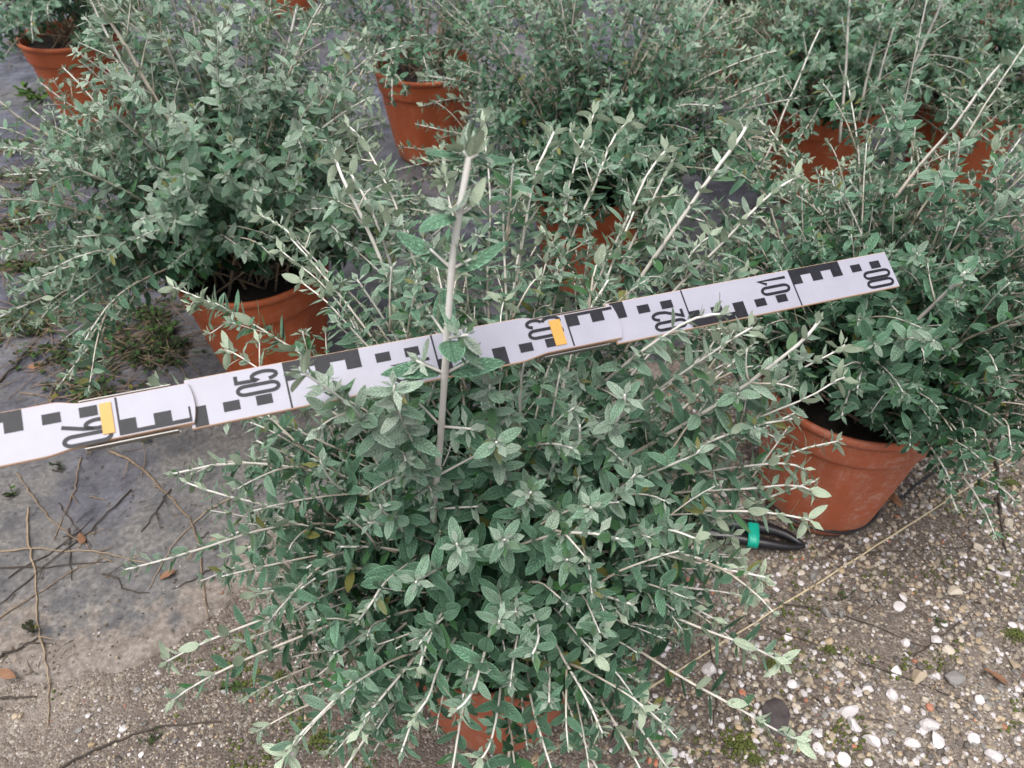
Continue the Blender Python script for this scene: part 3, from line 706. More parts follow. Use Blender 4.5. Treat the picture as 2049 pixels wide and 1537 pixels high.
HU = [  # upper shoots by depth: tip, via, core offset, thickness, side
    ((345, 575, .80), (520, 640, .74), (-.05, .06, .14), .0018, .15), ((392, 598, .79), (560, 660, .74), (-.05, .06, .13), .0016, .1),
    ((450, 700, .74), (560, 760, .70), (-.05, .05, .12), .0016, .0), ((310, 768, .66), (450, 790, .66), (-.06, .04, .11), .0014, .0),
    ((520, 430, .83), (660, 510, .78), (-.05, .09, .16), .0018, .1), ((672, 318, .66), (735, 450, .64), (-.04, .08, .14), .0032, .0),
    ((700, 345, .70), (760, 480, .67), (-.03, .08, .14), .0026, .1), ((695, 250, .76), (800, 390, .72), (-.02, .1, .14), .0021, .1),
    ((1108, 265, .72), (1030, 440, .68), (.01, .1, .14), .0028, .12), ((1190, 222, .78), (1130, 380, .73), (.02, .1, .14), .0020, .1),
    ((1262, 240, .76), (1150, 390, .71), (.03, .1, .14), .0023, .1), ((1335, 298, .72), (1240, 440, .69), (.04, .1, .14), .0024, .18),
    ((1348, 318, .74), (1260, 490, .7), (.04, .1, .13), .0026, .25), ((1495, 250, .66), (1370, 425, .66), (.05, .1, .14), .0034, .0),
    ((1600, 352, .74), (1420, 470, .71), (.06, .1, .12), .0024, .08), ((970, 240, .74), (975, 380, .70), (.0, .1, .15), .0019, .15),
    ((880, 300, .78), (905, 430, .73), (-.01, .1, .15), .0018, .1), ((600, 560, .76), (690, 630, .72), (-.04, .07, .14), .0016, .1),
    ((1500, 545, .78), (1380, 600, .74), (.05, .1, .12), .0018, .1), ((1640, 640, .58), (1535, 775, .60), (.06, .03, .12), .0030, .35),
    ((1690, 690, .62), (1560, 770, .62), (.06, .04, .12), .0016, .1), ((1690, 755, .62), (1560, 830, .62), (.06, .04, .11), .0016, .1),
    ((1450, 628, .545), (1250, 690, .560), (.03, .03, .16), .0021, .1), ((1505, 655, .575), (1380, 730, .585), (.04, .03, .14), .0018, .15),
    ((600, 735, .445), (690, 800, .470), (-.03, -.01, .13), .0019, .0), ((800, 640, .70), (820, 720, .66), (-.01, .06, .15), .0016, .1),
    ((1010, 600, .70), (1000, 680, .66), (.01, .06, .15), .0016, .1), ((790, 770, .470), (800, 860, .52), (-.02, 0, .14), .0016, .0),
    ((1430, 470, .80), (1330, 540, .75), (.05, .1, .12), .0017, .1), ((560, 500, .82), (660, 570, .77), (-.05, .09, .14), .0017, .1),
    ((1110, 480, .76), (1080, 560, .71), (.02, .09, .14), .0017, .15), ((1240, 460, .78), (1190, 550, .73), (.03, .1, .13), .0017, .15),
]
for (tx, ty, tz), (vx, vy, vz), co_, rr, sd in HU:
    big = rr > 0.0029
    hero(P(tx, ty, tz), P(vx, vy, vz), core(*co_), leaf=0.027 if big else 0.0245, inter=0.022 if big else 0.015, r0=rr * 0.78, r1=rr * 0.42, side=max(sd, 0.16), start=0.30, tuft=0.8, young=0.08, age=(0.5, 1.0), n=16, side_len=(0.025, 0.055))
def avoid_main(pts):
    px, py, zc = proj(pts)
    return hides_rod(pts) | ~rod_clear(pts, 0.012) | ((py > 1030) & (py < 1110) & (px > 1500) & (px < 1620) & (zc < 1.2))
def avoid_leftpot(pts):                  # the left pot's rim stays in view
    px, py, zc = proj(pts)
    return avoid_main(pts) | ((py > 540) & (py < 790) & (px > 330) & (px < 660))
def avoid_front(pts):                    # the near side of the front pot shows through a few gaps
    px, py, zc = proj(pts)
    return avoid_main(pts) | ((py > 1330) & (px > 850) & (px < 1110) & (mn.rg.random() < 0.6) | ((py > 1025) & (py < 1115) & (px > 1500) & (px < 1640)))
fill_shrub(mn, 90, 0.25, 0.345, 0.0238, 0.0165, zlow=-0.10, nsec=4, avoid=avoid_front, lean=(0.02, 0.03))
fill_shrub(mn, 54, 0.36, 0.43, 0.0235, 0.0165, zlow=0.42, nsec=4, avoid=avoid_leftpot, lean=(0.05, 0.42))
fill_shrub(mn, 36, 0.20, 0.22, 0.023, 0.0145, zlow=-0.15, nsec=4, avoid=avoid_front, start=0.10)
# ---- the others
def avoid_right(pts):                    # this shrub leans away and leaves the near side of its pot bare
    px, py, zc = proj(pts)
    low = (py > 735 + np.clip((px - 1480) * 0.50, 0, 200)) & (px < 1870)
    return avoid_main(pts) | (low & (np.arange(len(pts)) > len(pts) // 3))
def avoid_left(pts):
    px, py, zc = proj(pts)
    return (py > 566) & (px > 300) & (np.arange(len(pts)) > len(pts) // 3) | (px < 120) & (py < 225) | (px > 770) & (px < 940) & (py > 120) & (py < 330)
SPEC = {
    'right':    dict(nprim=76, a=0.31, c=0.30, leaf=0.0242, inter=0.0171, zlow=-0.10, tall=0, nsec=7, lean=(0.22, 0.16)),
    'left':     dict(nprim=84, a=0.37, c=0.56, leaf=0.0281, inter=0.0198, zlow=0.02, tall=1, nsec=7),
    'mid':      dict(nprim=80, a=0.41, c=0.50, leaf=0.0252, inter=0.0180, zlow=-0.10, tall=1, nsec=7),
    'centre':   dict(nprim=40, a=0.44, c=0.46, leaf=0.0264, inter=0.0216, zlow=0.04, tall=2, nsec=5),
    'farleft':  dict(nprim=62, a=0.36, c=0.46, leaf=0.0284, inter=0.0216, zlow=0.10, tall=1, nsec=6, lean=(0.25, 0.1)),
    'backright': dict(nprim=80, a=0.45, c=0.46, leaf=0.0284, inter=0.0198, zlow=-0.08, tall=3, nsec=7),
    'edge':     dict(nprim=70, a=0.42, c=0.46, leaf=0.0273, inter=0.0207, zlow=0.0, tall=1, nsec=7),
    'topmid':   dict(nprim=80, a=0.52, c=0.52, leaf=0.0326, inter=0.0225, zlow=-0.10, tall=1, nsec=6),
    'backleft': dict(nprim=24, a=0.50, c=0.52, leaf=0.0342, inter=0.0243, zlow=-0.05, tall=1, nsec=6),
    'backmid':  dict(nprim=64, a=0.56, c=0.56, leaf=0.0342, inter=0.0243, zlow=-0.05, tall=1, nsec=6),
    'backedge': dict(nprim=26, a=0.46, c=0.52, leaf=0.0342, inter=0.0252, zlow=-0.05, tall=1, nsec=6),
}
for i, (k, kw) in enumerate(SPEC.items()):
    s = Shrub(k, pos[k], 300 + i * 7, 1.0); SHRUBS[k] = s
    fill_shrub(s, avoid={'right': avoid_right, 'mid': avoid_main, 'left': avoid_left}.get(k), **kw)
    if k == 'right': fill_shrub(s, 40, 0.34, 0.52, 0.027, 0.021, zlow=0.42, nsec=5, avoid=avoid_right, lean=(0.10, 0.14))
    if k == 'left': fill_shrub(s, 36, 0.44, 0.58, 0.028, 0.020, zlow=0.45, nsec=5, lean=(0.05, 0.12), avoid=avoid_left)
    if k in ('right', 'left', 'mid'): fill_shrub(s, 34, 0.165, 0.20, 0.025, 0.013, zlow=0.06, nsec=5, avoid={'right': avoid_right, 'left': (lambda q: avoid_left(q - np.array((0, 0, 0.02))))}.get(k), zc0=0.25, start=0.03)
# surveyed long stems of the others
lf = SHRUBS['left']; lc = lf.base + np.array((0, 0, 0.26))
hero(P(150, -70, 1.00), P(290, 160, 1.08), P(395, 330, 1.16), leaf=0.032, inter=0.034, r0=0.0038, r1=0.0024, side=0.5, start=0.05, shrub=lf, age=(0.55, 0.8), side_len=(0.05, 0.11))
hero(P(165, -40, 1.08), P(250, 150, 1.13), P(385, 330, 1.2), leaf=0.030, inter=0.032, r0=0.0032, r1=0.0020, side=0.3, start=0.05, shrub=lf, age=(0.8, 1.0))
hero(P(-60, 150, 1.05), P(40, 240, 1.1), P(260, 370, 1.2), leaf=0.028, inter=0.026, r0=0.003, r1=0.002, side=0.2, shrub=lf)
hero(P(60, 215, 1.18), P(190, 330, 1.2), lc + np.array((-.08, 0, .08)), leaf=0.028, inter=0.021, side=0.15, start=0.3, shrub=lf)
hero(P(110, 440, 1.22), P(210, 400, 1.24), lc + np.array((-.06, 0, .08)), leaf=0.026, inter=0.021, side=0.1, start=0.3, shrub=lf)
hero(P(170, 520, 1.24), P(260, 500, 1.26), lc + np.array((-.05, -.03, .04)), leaf=0.024, inter=0.03, start=0.3, shrub=lf)
hero(P(240, 570, 1.18), P(310, 540, 1.22), lc + np.array((-.05, -.04, .04)), leaf=0.026, inter=0.02, start=0.3, shrub=lf)
hero(P(80, 165, 1.3), P(180, 240, 1.3), lc + np.array((-.05, 0.03, .1)), leaf=0.026, inter=0.021, start=0.3, shrub=lf, side=0.15)
ce = SHRUBS['centre']
hero(P(742, -60, 1.85), P(736, 120, 1.95), P(730, 245, 2.02), leaf=0.034, inter=0.045, r0=0.0034, r1=0.0025, side=0.5, start=0.02, shrub=ce, age=(0.7, 1.0), side_len=(0.06, 0.12))
br = SHRUBS['backright']
for a_, b_, r_ in (((1702, -40, 1.45), (1680, 285, 1.62), .0040), ((1780, -40, 1.45), (1718, 240, 1.6), .0038), ((1815, -40, 1.5), (1728, 265, 1.62), .0032), ((1890, -10, 1.4), (1783, 250, 1.6), .0040), ((1640, 60, 1.5), (1525, 330, 1.55), .0028)):
    hero(P(*a_), None, P(*b_), leaf=0.026, inter=0.036, r0=r_ * 0.78, r1=r_ * 0.5, side=0.35, start=0.04, shrub=br, age=(0.8, 1.0), side_len=(0.04, 0.08))
rt = SHRUBS['right']; rc = rt.base + np.array((0, 0, 0.26))
hero(P(2010, 120, 0.98), P(1900, 260, 1.0), P(1780, 410, 1.04), leaf=0.030, inter=0.026, r0=0.0032, r1=0.0020, side=0.25, start=0.08, shrub=rt, age=(0.7, 1.0))
hero(P(1930, 545, 0.80), P(1860, 625, 0.86), P(1770, 710, 0.93), leaf=0.028, inter=0.028, r0=0.0030, r1=0.0020, side=0.1, start=0.05, shrub=rt, age=(0.7, 1.0))
hero(P(1700, 360, 1.0), P(1740, 430, 1.02), P(1790, 520, 1.05), leaf=0.026, inter=0.022, r0=0.0022, r1=0.0014, side=0.1, start=0.05, shrub=rt)
hero(P(2010, 405, 0.98), P(1900, 405, 1.0), P(1840, 440, 1.02), leaf=0.022, inter=0.018, r0=0.0018, r1=0.0011, start=0.05, shrub=rt)
hero(P(1980, 660, 0.92), P(1880, 710, 0.95), P(1800, 770, 0.98), leaf=0.020, inter=0.022, r0=0.0018, r1=0.0011, start=0.05, shrub=rt)

for k, s in SHRUBS.items():
    s.finish(cull=(lambda c: rod_clear(c, 0.004)) if k in ('main', 'right', 'mid') else None)

# keep the printed face of the rod readable: only the surveyed shoots may cross it
def shows(s, i, bvh, own, C):
    tip = s.p[i] + s.B[i, :, 1] * s.size[i]
    hits = 0
    for q in (s.c[i], s.c[i] * 0.6 + tip * 0.4, s.c[i] * 0.6 + s.p[i] * 0.4):
        d = q - C
        loc, nrm, idx, dist = bvh.ray_cast(Vector(C), Vector(d))
        if idx is not None and own[idx // 2] == (s.key, i): hits += 1
    return hits >= 2
def pick_leaves():
    """the largest leaves in view of each shrub become objects of their own"""
    Vs, Fs, own = [], [], []; n = 0
    for k, s in SHRUBS.items():
        x = s.B[:, :, 0] * (s.size * 0.19 * s.width)[:, None]; l = s.B[:, :, 1] * s.size[:, None]
        V = np.stack((s.p, s.p + l * 0.5 - x, s.p + l, s.p + l * 0.5 + x), 1)
        Vs.append(V.reshape(-1, 3)); m_ = len(s.p)
        idx = n + np.arange(m_)[:, None] * 4
        Fs.append(np.stack((idx + [0, 1, 2], idx + [0, 2, 3]), 1).reshape(-1, 3)); n += m_ * 4
        own += [(k, i) for i in range(m_)]
    bvh = BVHTree.FromPolygons(np.concatenate(Vs).tolist(), np.concatenate(Fs).tolist(), all_triangles=True)
    C = np.array((0, 0, CAM_H)); res = {}
    for k, s in SHRUBS.items():
        px, py, zc = proj(s.c)
        d = s.c - C; d /= np.linalg.norm(d, axis=1)[:, None]
        area = (s.size / zc) ** 2 * (0.25 + np.abs(np.sum(s.B[:, :, 2] * d, 1)))
        area[(px < 4) | (px > W0 - 4) | (py < 4) | (py > H0 - 4) | (zc < 0.1)] = 0
        order = np.argsort(-area)[:2600]
        out = []
        for i in order:
            if area[i] <= 0 or s.size[i] / zc[i] * F < 15: break
            if shows(s, i, bvh, own, C): out.append(int(i))
            if len(out) >= 300: break
        res[k] = out
    return res
PICK = pick_leaves()
NEAR = {'main': ('hi', 'mid'), 'right': ('hi', 'lo'), 'left': ('mid', 'lo'), 'mid': ('mid', 'lo')}
label_of = {k: sl for k, *_, sl in POTS}
tri_total = 0
for k, s in SHRUBS.items():
    root = empty('germander_shrub', s.base + np.array((0, 0, 0.23)))
    off = s.base + np.array((0, 0, 0.23))
    tag(root, label_of[k], 'shrub', 'potted germander shrubs')
    hi, lo = NEAR.get(k, ('mid', 'tiny' if k in ('centre', 'backright', 'edge', 'farleft') else 'mini'))
    sel = np.zeros(len(s.p), bool); sel[PICK[k]] = True
    for i in PICK[k]:
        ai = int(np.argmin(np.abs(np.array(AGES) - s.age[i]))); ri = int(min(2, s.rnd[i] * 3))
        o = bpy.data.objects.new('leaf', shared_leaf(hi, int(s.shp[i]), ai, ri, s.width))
        M = np.eye(4); M[:3, :3] = s.B[i] * s.size[i]; M[:3, 3] = s.p[i] - off
        COL.objects.link(o); o.parent = root; o.matrix_basis = Matrix(M.tolist())
    rest = np.where(~sel)[0]
    Vl, Fl, UVl, Al, Rl = [], [], [], [], []; nb_ = 0
    small = s.size < (0.017 if k == 'main' else 0.016)
    for sh, cl in [(a, b_) for a in range(len(SHAPES)) for b_ in (0, 1)]:
        idx = rest[(s.shp[rest] == sh) & (small[rest] == bool(cl))]
        if not len(idx): continue
        V, Q, UV = LOD[({'mid': 'tiny', 'lo': 'mini', 'far': 'mini', 'tiny': 'mini', 'mini': 'mini'}[lo] if cl else lo)][sh]; V = V * np.array((s.width, 1, 1))
        VV = np.einsum('nij,vj->nvi', s.B[idx] * s.size[idx][:, None, None], V) + (s.p[idx] - off)[:, None]
        Vl.append(VV.reshape(-1, 3)); nv = len(V)
        Fl.append((Q[None] + (nb_ + np.arange(len(idx)) * nv)[:, None, None]).reshape(-1, 4)); nb_ += nv * len(idx)
        UVl.append(np.tile(UV[Q.ravel()], (len(idx), 1)))
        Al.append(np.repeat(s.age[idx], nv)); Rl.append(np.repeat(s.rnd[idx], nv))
    FQ = np.concatenate(Fl)
    tri_total += len(FQ) * 2
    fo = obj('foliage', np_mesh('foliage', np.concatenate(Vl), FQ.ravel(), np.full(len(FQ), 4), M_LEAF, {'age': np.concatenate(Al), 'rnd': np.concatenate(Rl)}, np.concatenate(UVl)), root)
    tag(fo, kind='stuff')
    # stems: the longest ones singly, the rest as twigs
    ln = [np.linalg.norm(np.diff(st[0], axis=0), axis=1).sum() * (2 if st[3] == 0 else 1) for st in s.stems]
    order = np.argsort(-np.array(ln)); cap = 200 if k == 'main' else 100
    tw = TubeSet()
    for q, j in enumerate(order):
        pts, rad, age, rank = s.stems[j]
        if q < cap:
            t = TubeSet(); t.add(pts, rad, age, 6 if k == 'main' else 5); obj('stem', t.mesh('stem', M_STEM, off), root)
        else: tw.add(pts, rad, age, 4 if k == 'main' else 3)
        tri_total += len(pts) * 10
    if tw.n: tag(obj('twigs', tw.mesh('twigs', M_STEM, off), root), kind='stuff')
print('leaves', {k: len(s.p) for k, s in SHRUBS.items()}, 'picked', {k: len(v) for k, v in PICK.items()}, 'tris', tri_total)

# ------------------------------------------------------------------ the folding measuring rod
rod_root = empty('measuring_rod', R0)
tag(rod_root, 'white folding levelling rod with black E marks crossing the front shrub', 'measuring rod')
def slab(name, outline, h0, h1, parent, top_mat, edge_mat, bev=0.0006):
    """outline: list of (s cm, w) going round; a plate with lacquered face and wooden edge"""
    n = len(outline)
    cs, cw = np.mean([p[0] for p in outline]), np.mean([p[1] for p in outline])
    def ring(h, inset):
        out = []
        for s_, w_ in outline:
            out.append(rod(s_ + (cs - s_) * 0, w_ + (0.5 - w_) * inset, h))
        return out
    V = np.array(ring(h0, 0) + ring(h1 - bev, 0) + ring(h1, 0.03)) - R0
    fl, sz, mi = [], [], []
    for b0 in (0, n):
        for j in range(n):
            fl += [b0 + j, b0 + (j + 1) % n, b0 + n + (j + 1) % n, b0 + n + j]; sz.append(4); mi.append(1)
    fl += list(range(2 * n, 3 * n)); sz.append(n); mi.append(0)
    fl += list(range(n))[::-1]; sz.append(n); mi.append(1)
    me = np_mesh(name, V, fl, sz, top_mat, smooth=False)
    me.materials.append(edge_mat); me.polygons.foreach_set('material_index', np.array(mi, np.int32))
    import bmesh
    bm = bmesh.new(); bm.from_mesh(me); bmesh.ops.recalc_face_normals(bm, faces=bm.faces); bm.to_mesh(me); bm.free()
    return obj(name, me, parent)
TH = 0.0030
T0, T1 = 0.10, 0.91                                      # narrowed tab between w = T0 and T1
def arc_end(s, w0, w1, bulge, n=8):
    return [(s + bulge * (1 - ((2 * i / n) - 1) ** 2), w0 + (w1 - w0) * i / n) for i in range(n + 1)]
def neck(s_in, s_out, wa, wb, n=6):                      # smooth shoulder from tab width to full width
    return [(s_in + (s_out - s_in) * i / n, wa + (wb - wa) * (3 * (i / n) ** 2 - 2 * (i / n) ** 3)) for i in range(n + 1)]
sec1 = slab('rod_section', [(0, 0), (26.4, 0), (26.4, T0)] + [(33.2, T0), (33.2, T1), (26.4, T1), (26.4, 1), (0, 1)], -TH, 0.0, rod_root, M_WHITE, M_WOODEDGE)
def section(s_tab, s_full0, s_full1, s_end, lvl):
    h1 = lvl * (TH + 0.0003)
    o = list(reversed(arc_end(s_tab, T1, T0, -0.35)))
    o = [(a, b_) for a, b_ in o]
    out = arc_end(s_tab, T1, T0, -0.22)                  # from lower corner to the upper corner of the tab end
    out += neck(s_full0 - 0.8, s_full0 + 0.8, T0, 0.0)
    if s_end > s_full1: out += [(s_full1, 0), (s_full1, T0), (s_end, T0), (s_end, T1), (s_full1, T1), (s_full1, 1)]
    else: out += [(s_end, 0), (s_end, 1)]
    out += neck(s_full0 - 0.8, s_full0 + 1.6, T1, 1.0)[::-1]
    return slab('rod_section', out, h1 - TH, h1, rod_root, M_WHITE, M_WOODEDGE)
sec2 = section(26.1, 32.6, 56.0, 63.0, 1)
sec3 = section(55.8, 62.6, 92.0, 92.0, 2)
def box_rod(name, s0, s1, w0, w1, h0, h1, mat, parent, slant=0.0):
    V = np.array([rod(s, w, h) for h in (h0, h1) for s, w in ((s0, w0), (s1, w0), (s1, w1), (s0, w1))]) - R0
    f = [(0, 1, 2, 3), (7, 6, 5, 4), (0, 4, 5, 1), (1, 5, 6, 2), (2, 6, 7, 3), (3, 7, 4, 0)]
    me = np_mesh(name, V, np.array(f).ravel(), np.full(6, 4), mat, smooth=False)
    import bmesh
    bm = bmesh.new(); bm.from_mesh(me); bmesh.ops.recalc_face_normals(bm, faces=bm.faces); bm.to_mesh(me); bm.free()
    return obj(name, me, parent)
for lvl, s0 in ((1, 26.1), (2, 55.8)):                   # folded steel clip under each joint
    hb = (lvl - 1) * (TH + 0.0003)
    for w0, w1 in ((0.045, 0.062), (0.965, 0.985)):
        box_rod('hinge_lip', s0 + 1.0, s0 + 6.2, w0, w1, hb - TH - 0.001, hb + 0.0016, M_METAL, rod_root)
    box_rod('hinge_plate', s0 + 0.9, s0 + 6.3, 0.045, 0.985, hb - TH - 0.0018, hb - TH - 0.0006, M_METAL, rod_root)
def level_at(s):
    return 0 if s < 26.1 else (1 if s < 55.8 else 2)
def sec_at(s): return (sec1, sec2, sec3)[level_at(s)]
def on_tab(s): return 26.1 <= s < 32.6 or 55.8 <= s < 62.6
def ink(name, s0, s1, w0, w1, mat=M_INK, dh=0.00025):
    """flat print between s0..s1, w0..w1; clipped where the board narrows"""
    cuts = [s0] + [c for c in (26.1, 32.6, 55.8, 62.6) if s0 < c < s1] + [s1]
    for a, b_ in zip(cuts[:-1], cuts[1:]):
        mid_s = (a + b_) / 2; lo_, hi_ = (T0 + 0.03, T1 - 0.03) if on_tab(mid_s) else (0.016, 0.984)
        if a == 26.1 or a == 55.8: a += 0.08
        x0, x1 = max(w0, lo_), min(w1, hi_)
        if x1 - x0 < 0.01: continue
        h = level_at(mid_s) * (TH + 0.0003)
        V = np.array([rod(s_, w_, h + dh) for s_, w_ in ((a, x0), (b_, x0), (b_, x1), (a, x1))]) - R0
        obj(name, np_mesh(name, V, [0, 1, 2, 3], [4], mat, smooth=False), sec_at(mid_s))
def stroke(polys, s0, w0, sl, wl, th=0.0024, name='numeral'):
    """numeral drawn with thick strokes. glyph box x 0..1 (across the rod, lower to upper) and y 0..1 (top of glyph towards larger s)"""
    V, F_ = [], []
    sx, sy = wl * ROD_W, sl * 0.01
    for pl in polys:
        p = np.array([(x * sx, y * sy) for x, y in pl])
        closed = np.allclose(p[0], p[-1])
        if closed: p = p[:-1]
        n = len(p); Lp, Rp = [], []
        for i in range(n):
            a = p[i - 1] if (i > 0 or closed) else p[i]; c = p[(i + 1) % n] if (i < n - 1 or closed) else p[i]
            d1 = p[i] - a; d2 = c - p[i]
            d1 = d1 / (np.linalg.norm(d1) or 1); d2 = d2 / (np.linalg.norm(d2) or 1)
            t = d1 + d2; t /= np.linalg.norm(t) or 1
            nn = np.array((-t[1], t[0])); k = max(0.5, abs(nn @ np.array((-d2[1], d2[0])) if np.linalg.norm(d2) else 1.0))
            Lp.append(p[i] + nn * th / 2 / k); Rp.append(p[i] - nn * th / 2 / k)
        b0 = len(V); V += Lp + Rp
        for i in range(n if closed else n - 1):
            j = (i + 1) % n; F_.append((b0 + i, b0 + j, b0 + n + j, b0 + n + i))
    h = level_at(s0 + 0.1) * (TH + 0.0003) + 0.00025
    VV = np.array([rod(s0 + y * 100, w0 - x / ROD_W, h) for x, y in V]) - R0
    obj(name, np_mesh(name, VV, np.array(F_).ravel(), np.full(len(F_), 4), M_INK, smooth=False), sec_at(s0 + 0.1))
def arcp(cx, cy, rx, ry, a0, a1, n=10): return [(cx + rx * math.cos(R(a0 + (a1 - a0) * i / n)), cy + ry * math.sin(R(a0 + (a1 - a0) * i / n))) for i in range(n + 1)]
G = {
    '0': [arcp(.5, .80, .42, .16, 0, 180) + arcp(.5, .20, .42, .16, 180, 360) + [(.92, .80)]],
    '1': [[(.12, .72), (.62, .96), (.62, .04)]],
    '2': [arcp(.5, .74, .42, .22, 170, -10) + [(.85, .55), (.10, .05), (.95, .05)]],
    '3': [arcp(.48, .76, .40, .20, 165, -85, 12), arcp(.48, .28, .44, .24, 90, -165, 14)],
    '4': [[(.70, .04), (.70, .96), (.08, .30), (.98, .30)]],
    '5': [[(.88, .96), (.16, .96), (.12, .54)] + arcp(.5, .32, .42, .28, 140, -160, 14)],
    '6': [[(.72, .98), (.22, .55)] + arcp(.5, .27, .40, .24, 160, 520, 20)],
}
for dm in range(0, 9):
    s0 = dm * 10.0; top = dm % 2 == 0
    def W(a, b_): return (a, b_) if top else (1 - b_, 1 - a)
    ink('scale_block', s0 + 5, s0 + 10, *W(0.0, 0.20))
    for k in (5, 7, 9): ink('scale_block', s0 + k, s0 + k + 1, *W(0.20, 0.42))
    ink('tick_line', s0 + 9.88, s0 + 10.0, *W(0.42, 1.0))
    for k in (1, 3): ink('scale_block', s0 + k, s0 + k + 1, *W(0.20, 0.40))
    ds = s0 + 0.35
    # glyphs are read upwards along the width: first digit nearer the lower edge
    wl = 0.205
    base1, base2 = (0.915, 0.665) if top else (0.555, 0.305)
    if dm < 8:
        stroke(G['0'], ds, base1, 2.75, wl); stroke(G[str(dm)] if str(dm) in G else G['0'], ds, base2, 2.75, wl)
for s0, sw in ((30.45, 0.85), (60.22, 0.66)):
    h = level_at(s0) * (TH + 0.0003)
    box_rod('yellow_marker', s0, s0 + sw, 0.20, 0.80, h - 0.0005, h + 0.0008, M_YELLOW, rod_root)

# ------------------------------------------------------------------ gravel
def ico(sub):
    import bmesh
    bm = bmesh.new(); bmesh.ops.create_icosphere(bm, subdivisions=sub, radius=1.0)
    V = np.array([v.co[:] for v in bm.verts]); Fc = np.array([[v.index for v in f.verts] for f in bm.faces]); bm.free()
    return V, Fc
I1, F1 = ico(1); I2, F2 = ico(2)
def stone_shape(V, seed, rough):
    g = np.random.default_rng(seed)
    V = V.copy()
    for _ in range(13):                                  # planes shear off facets
        d = unit(g.normal(0, 1, 3)); k = g.uniform(0.42, 0.85)
        pr = V @ d; V -= np.maximum(0, pr - k)[:, None] * d
    V += np.array([[noise.noise(Vector(v * 1.7 + seed)) * rough] * 3 for v in V]) * V
    return V * np.array((1.0, g.uniform(0.6, 0.95), g.uniform(0.42, 0.7)))
TINTS = [((0.64, 0.60, 0.61), .19), ((0.60, 0.52, 0.42), .20), ((0.46, 0.36, 0.25), .20), ((0.32, 0.26, 0.20), .16), ((0.24, 0.235, 0.235), .12), ((0.06, 0.055, 0.055), .13), ((0.44, 0.15, 0.08), .012), ((0.50, 0.37, 0.22), .058)]
TC = np.array([t[0] for t in TINTS]); TW = np.array([t[1] for t in TINTS]); TW /= TW.sum()
TC[1:5] *= 0.72; TC[7] *= 0.74; TC[0] *= 0.92
def on_gravel(x, y): return y < np.interp(x, BX, BY) - 0.005
def in_pot(x, y): return any((x - p[0]) ** 2 + (y - p[1]) ** 2 < 0.088 ** 2 for p in pos.values())
def in_view(p, m_=160):
    px, py, zc = proj(p); return (px > -m_) & (px < W0 + m_) & (py > -m_) & (py < H0 + m_) & (zc > 0)
grav = empty('gravel_bed', (0.5, 0.7, 0)); tag(grav, kind='structure')
GOFF = np.array((0.5, 0.7, 0))
def ground_z(x, y): return -0.004 + 0.004 * nz2(x, y, 5) + 0.002 * nz2(x, y, 17, 1.0)
# single pebbles: sizes up to 22 mm
proto = []
for j in range(14):
    for ti in range(len(TINTS)):
        pass
pebble_me = {}
def pebble_mesh(shape, tint):
    k = (shape, tint)
    if k not in pebble_me:
        V = stone_shape(I2, 50 + shape, 0.10)
        g = np.random.default_rng(shape * 31 + tint); c = np.clip(TC[tint] * g.uniform(0.85, 1.15), 0, 0.85)
        pebble_me[k] = np_mesh('pebble', V, F2.ravel(), np.full(len(F2), 3), M_PEB, smooth=False, cols=np.tile(np.append(c, 1), (len(V), 1)))
    return pebble_me[k]
placed = []
BIG = [(1698, 1425, 17, 0), (1745, 1480, 15, 0), (1812, 1418, 12, 0), (1908, 1358, 16, 4), (1878, 1480, 14, 0), (1855, 1448, 17, 0), (1990, 1510, 15, 0), (1950, 1478, 10, 0), (1800, 1215, 11, 0), (1838, 1355, 15, 2),
       (1565, 1145, 12, 1), (1630, 1150, 12, 4), (1655, 1228, 13, 4), (1682, 1230, 11, 4), (1955, 1095, 16, 1), (1418, 1340, 14, 0), (1872, 1280, 11, 0), (1740, 1380, 11, 0), (1785, 1390, 12, 0), (1688, 1520, 12, 0), (1640, 1495, 9, 0),
       (1910, 1185, 14, 1), (2010, 1148, 12, 0), (2020, 1045, 13, 1), (1875, 1125, 10, 3), (1480, 1340, 10, 3), (1850, 1400, 11, 1), (1710, 1450, 13, 0), (1795, 1345, 11, 0), (1665, 1470, 9, 2), (1555, 1395, 10, 2), (1960, 1400, 9, 0),
       (1900, 1300, 10, 1), (2030, 1330, 11, 2), (1450, 1370, 9, 4), (1680, 1330, 9, 1), (1620, 1360, 9, 2), (1770, 1170, 9, 2)]
def add_single(x, y, r, shape, tint):
    o = bpy.data.objects.new('pebble', pebble_mesh(shape, tint)); COL.objects.link(o); o.parent = grav
    o.location = Vector((x, y, ground_z(x, y) + r * 0.28)) - Vector(GOFF)
    o.rotation_euler = (rng.normal(0, 0.25), rng.normal(0, 0.25), rng.uniform(0, 6.28)); o.scale = (r, r, r)
    placed.append((x, y, r))
for i, (px, py, mm, ti) in enumerate(BIG):
    p = PH(px, py, 0.0); add_single(p[0], p[1], mm * 0.001 * 0.98, i % 12, ti)
n_single = len(BIG); tries = 0
while n_single < 290 and tries < 20000:
    tries += 1
    px, py = rng.uniform(1150, 2049), rng.uniform(950, 1537)
    p = PH(px, py, 0.0); x, y = p[0], p[1]
    if not on_gravel(x, y) or in_pot(x, y): continue
    r = rng.choice([0.0052, 0.0064, 0.0078, 0.0094], p=[.46, .32, .16, .06])
    if any((x - a) ** 2 + (y - b_) ** 2 < (r + c_) ** 2 * 0.8 for a, b_, c_ in placed): continue
    ti = int(rng.choice(len(TINTS), p=TW))
    if px > 1500 and py > 1230 and rng.random() < 0.42: ti = 0; r *= rng.uniform(1.0, 1.35)
    add_single(x, y, r, int(rng.integers(0, 12)), ti); n_single += 1
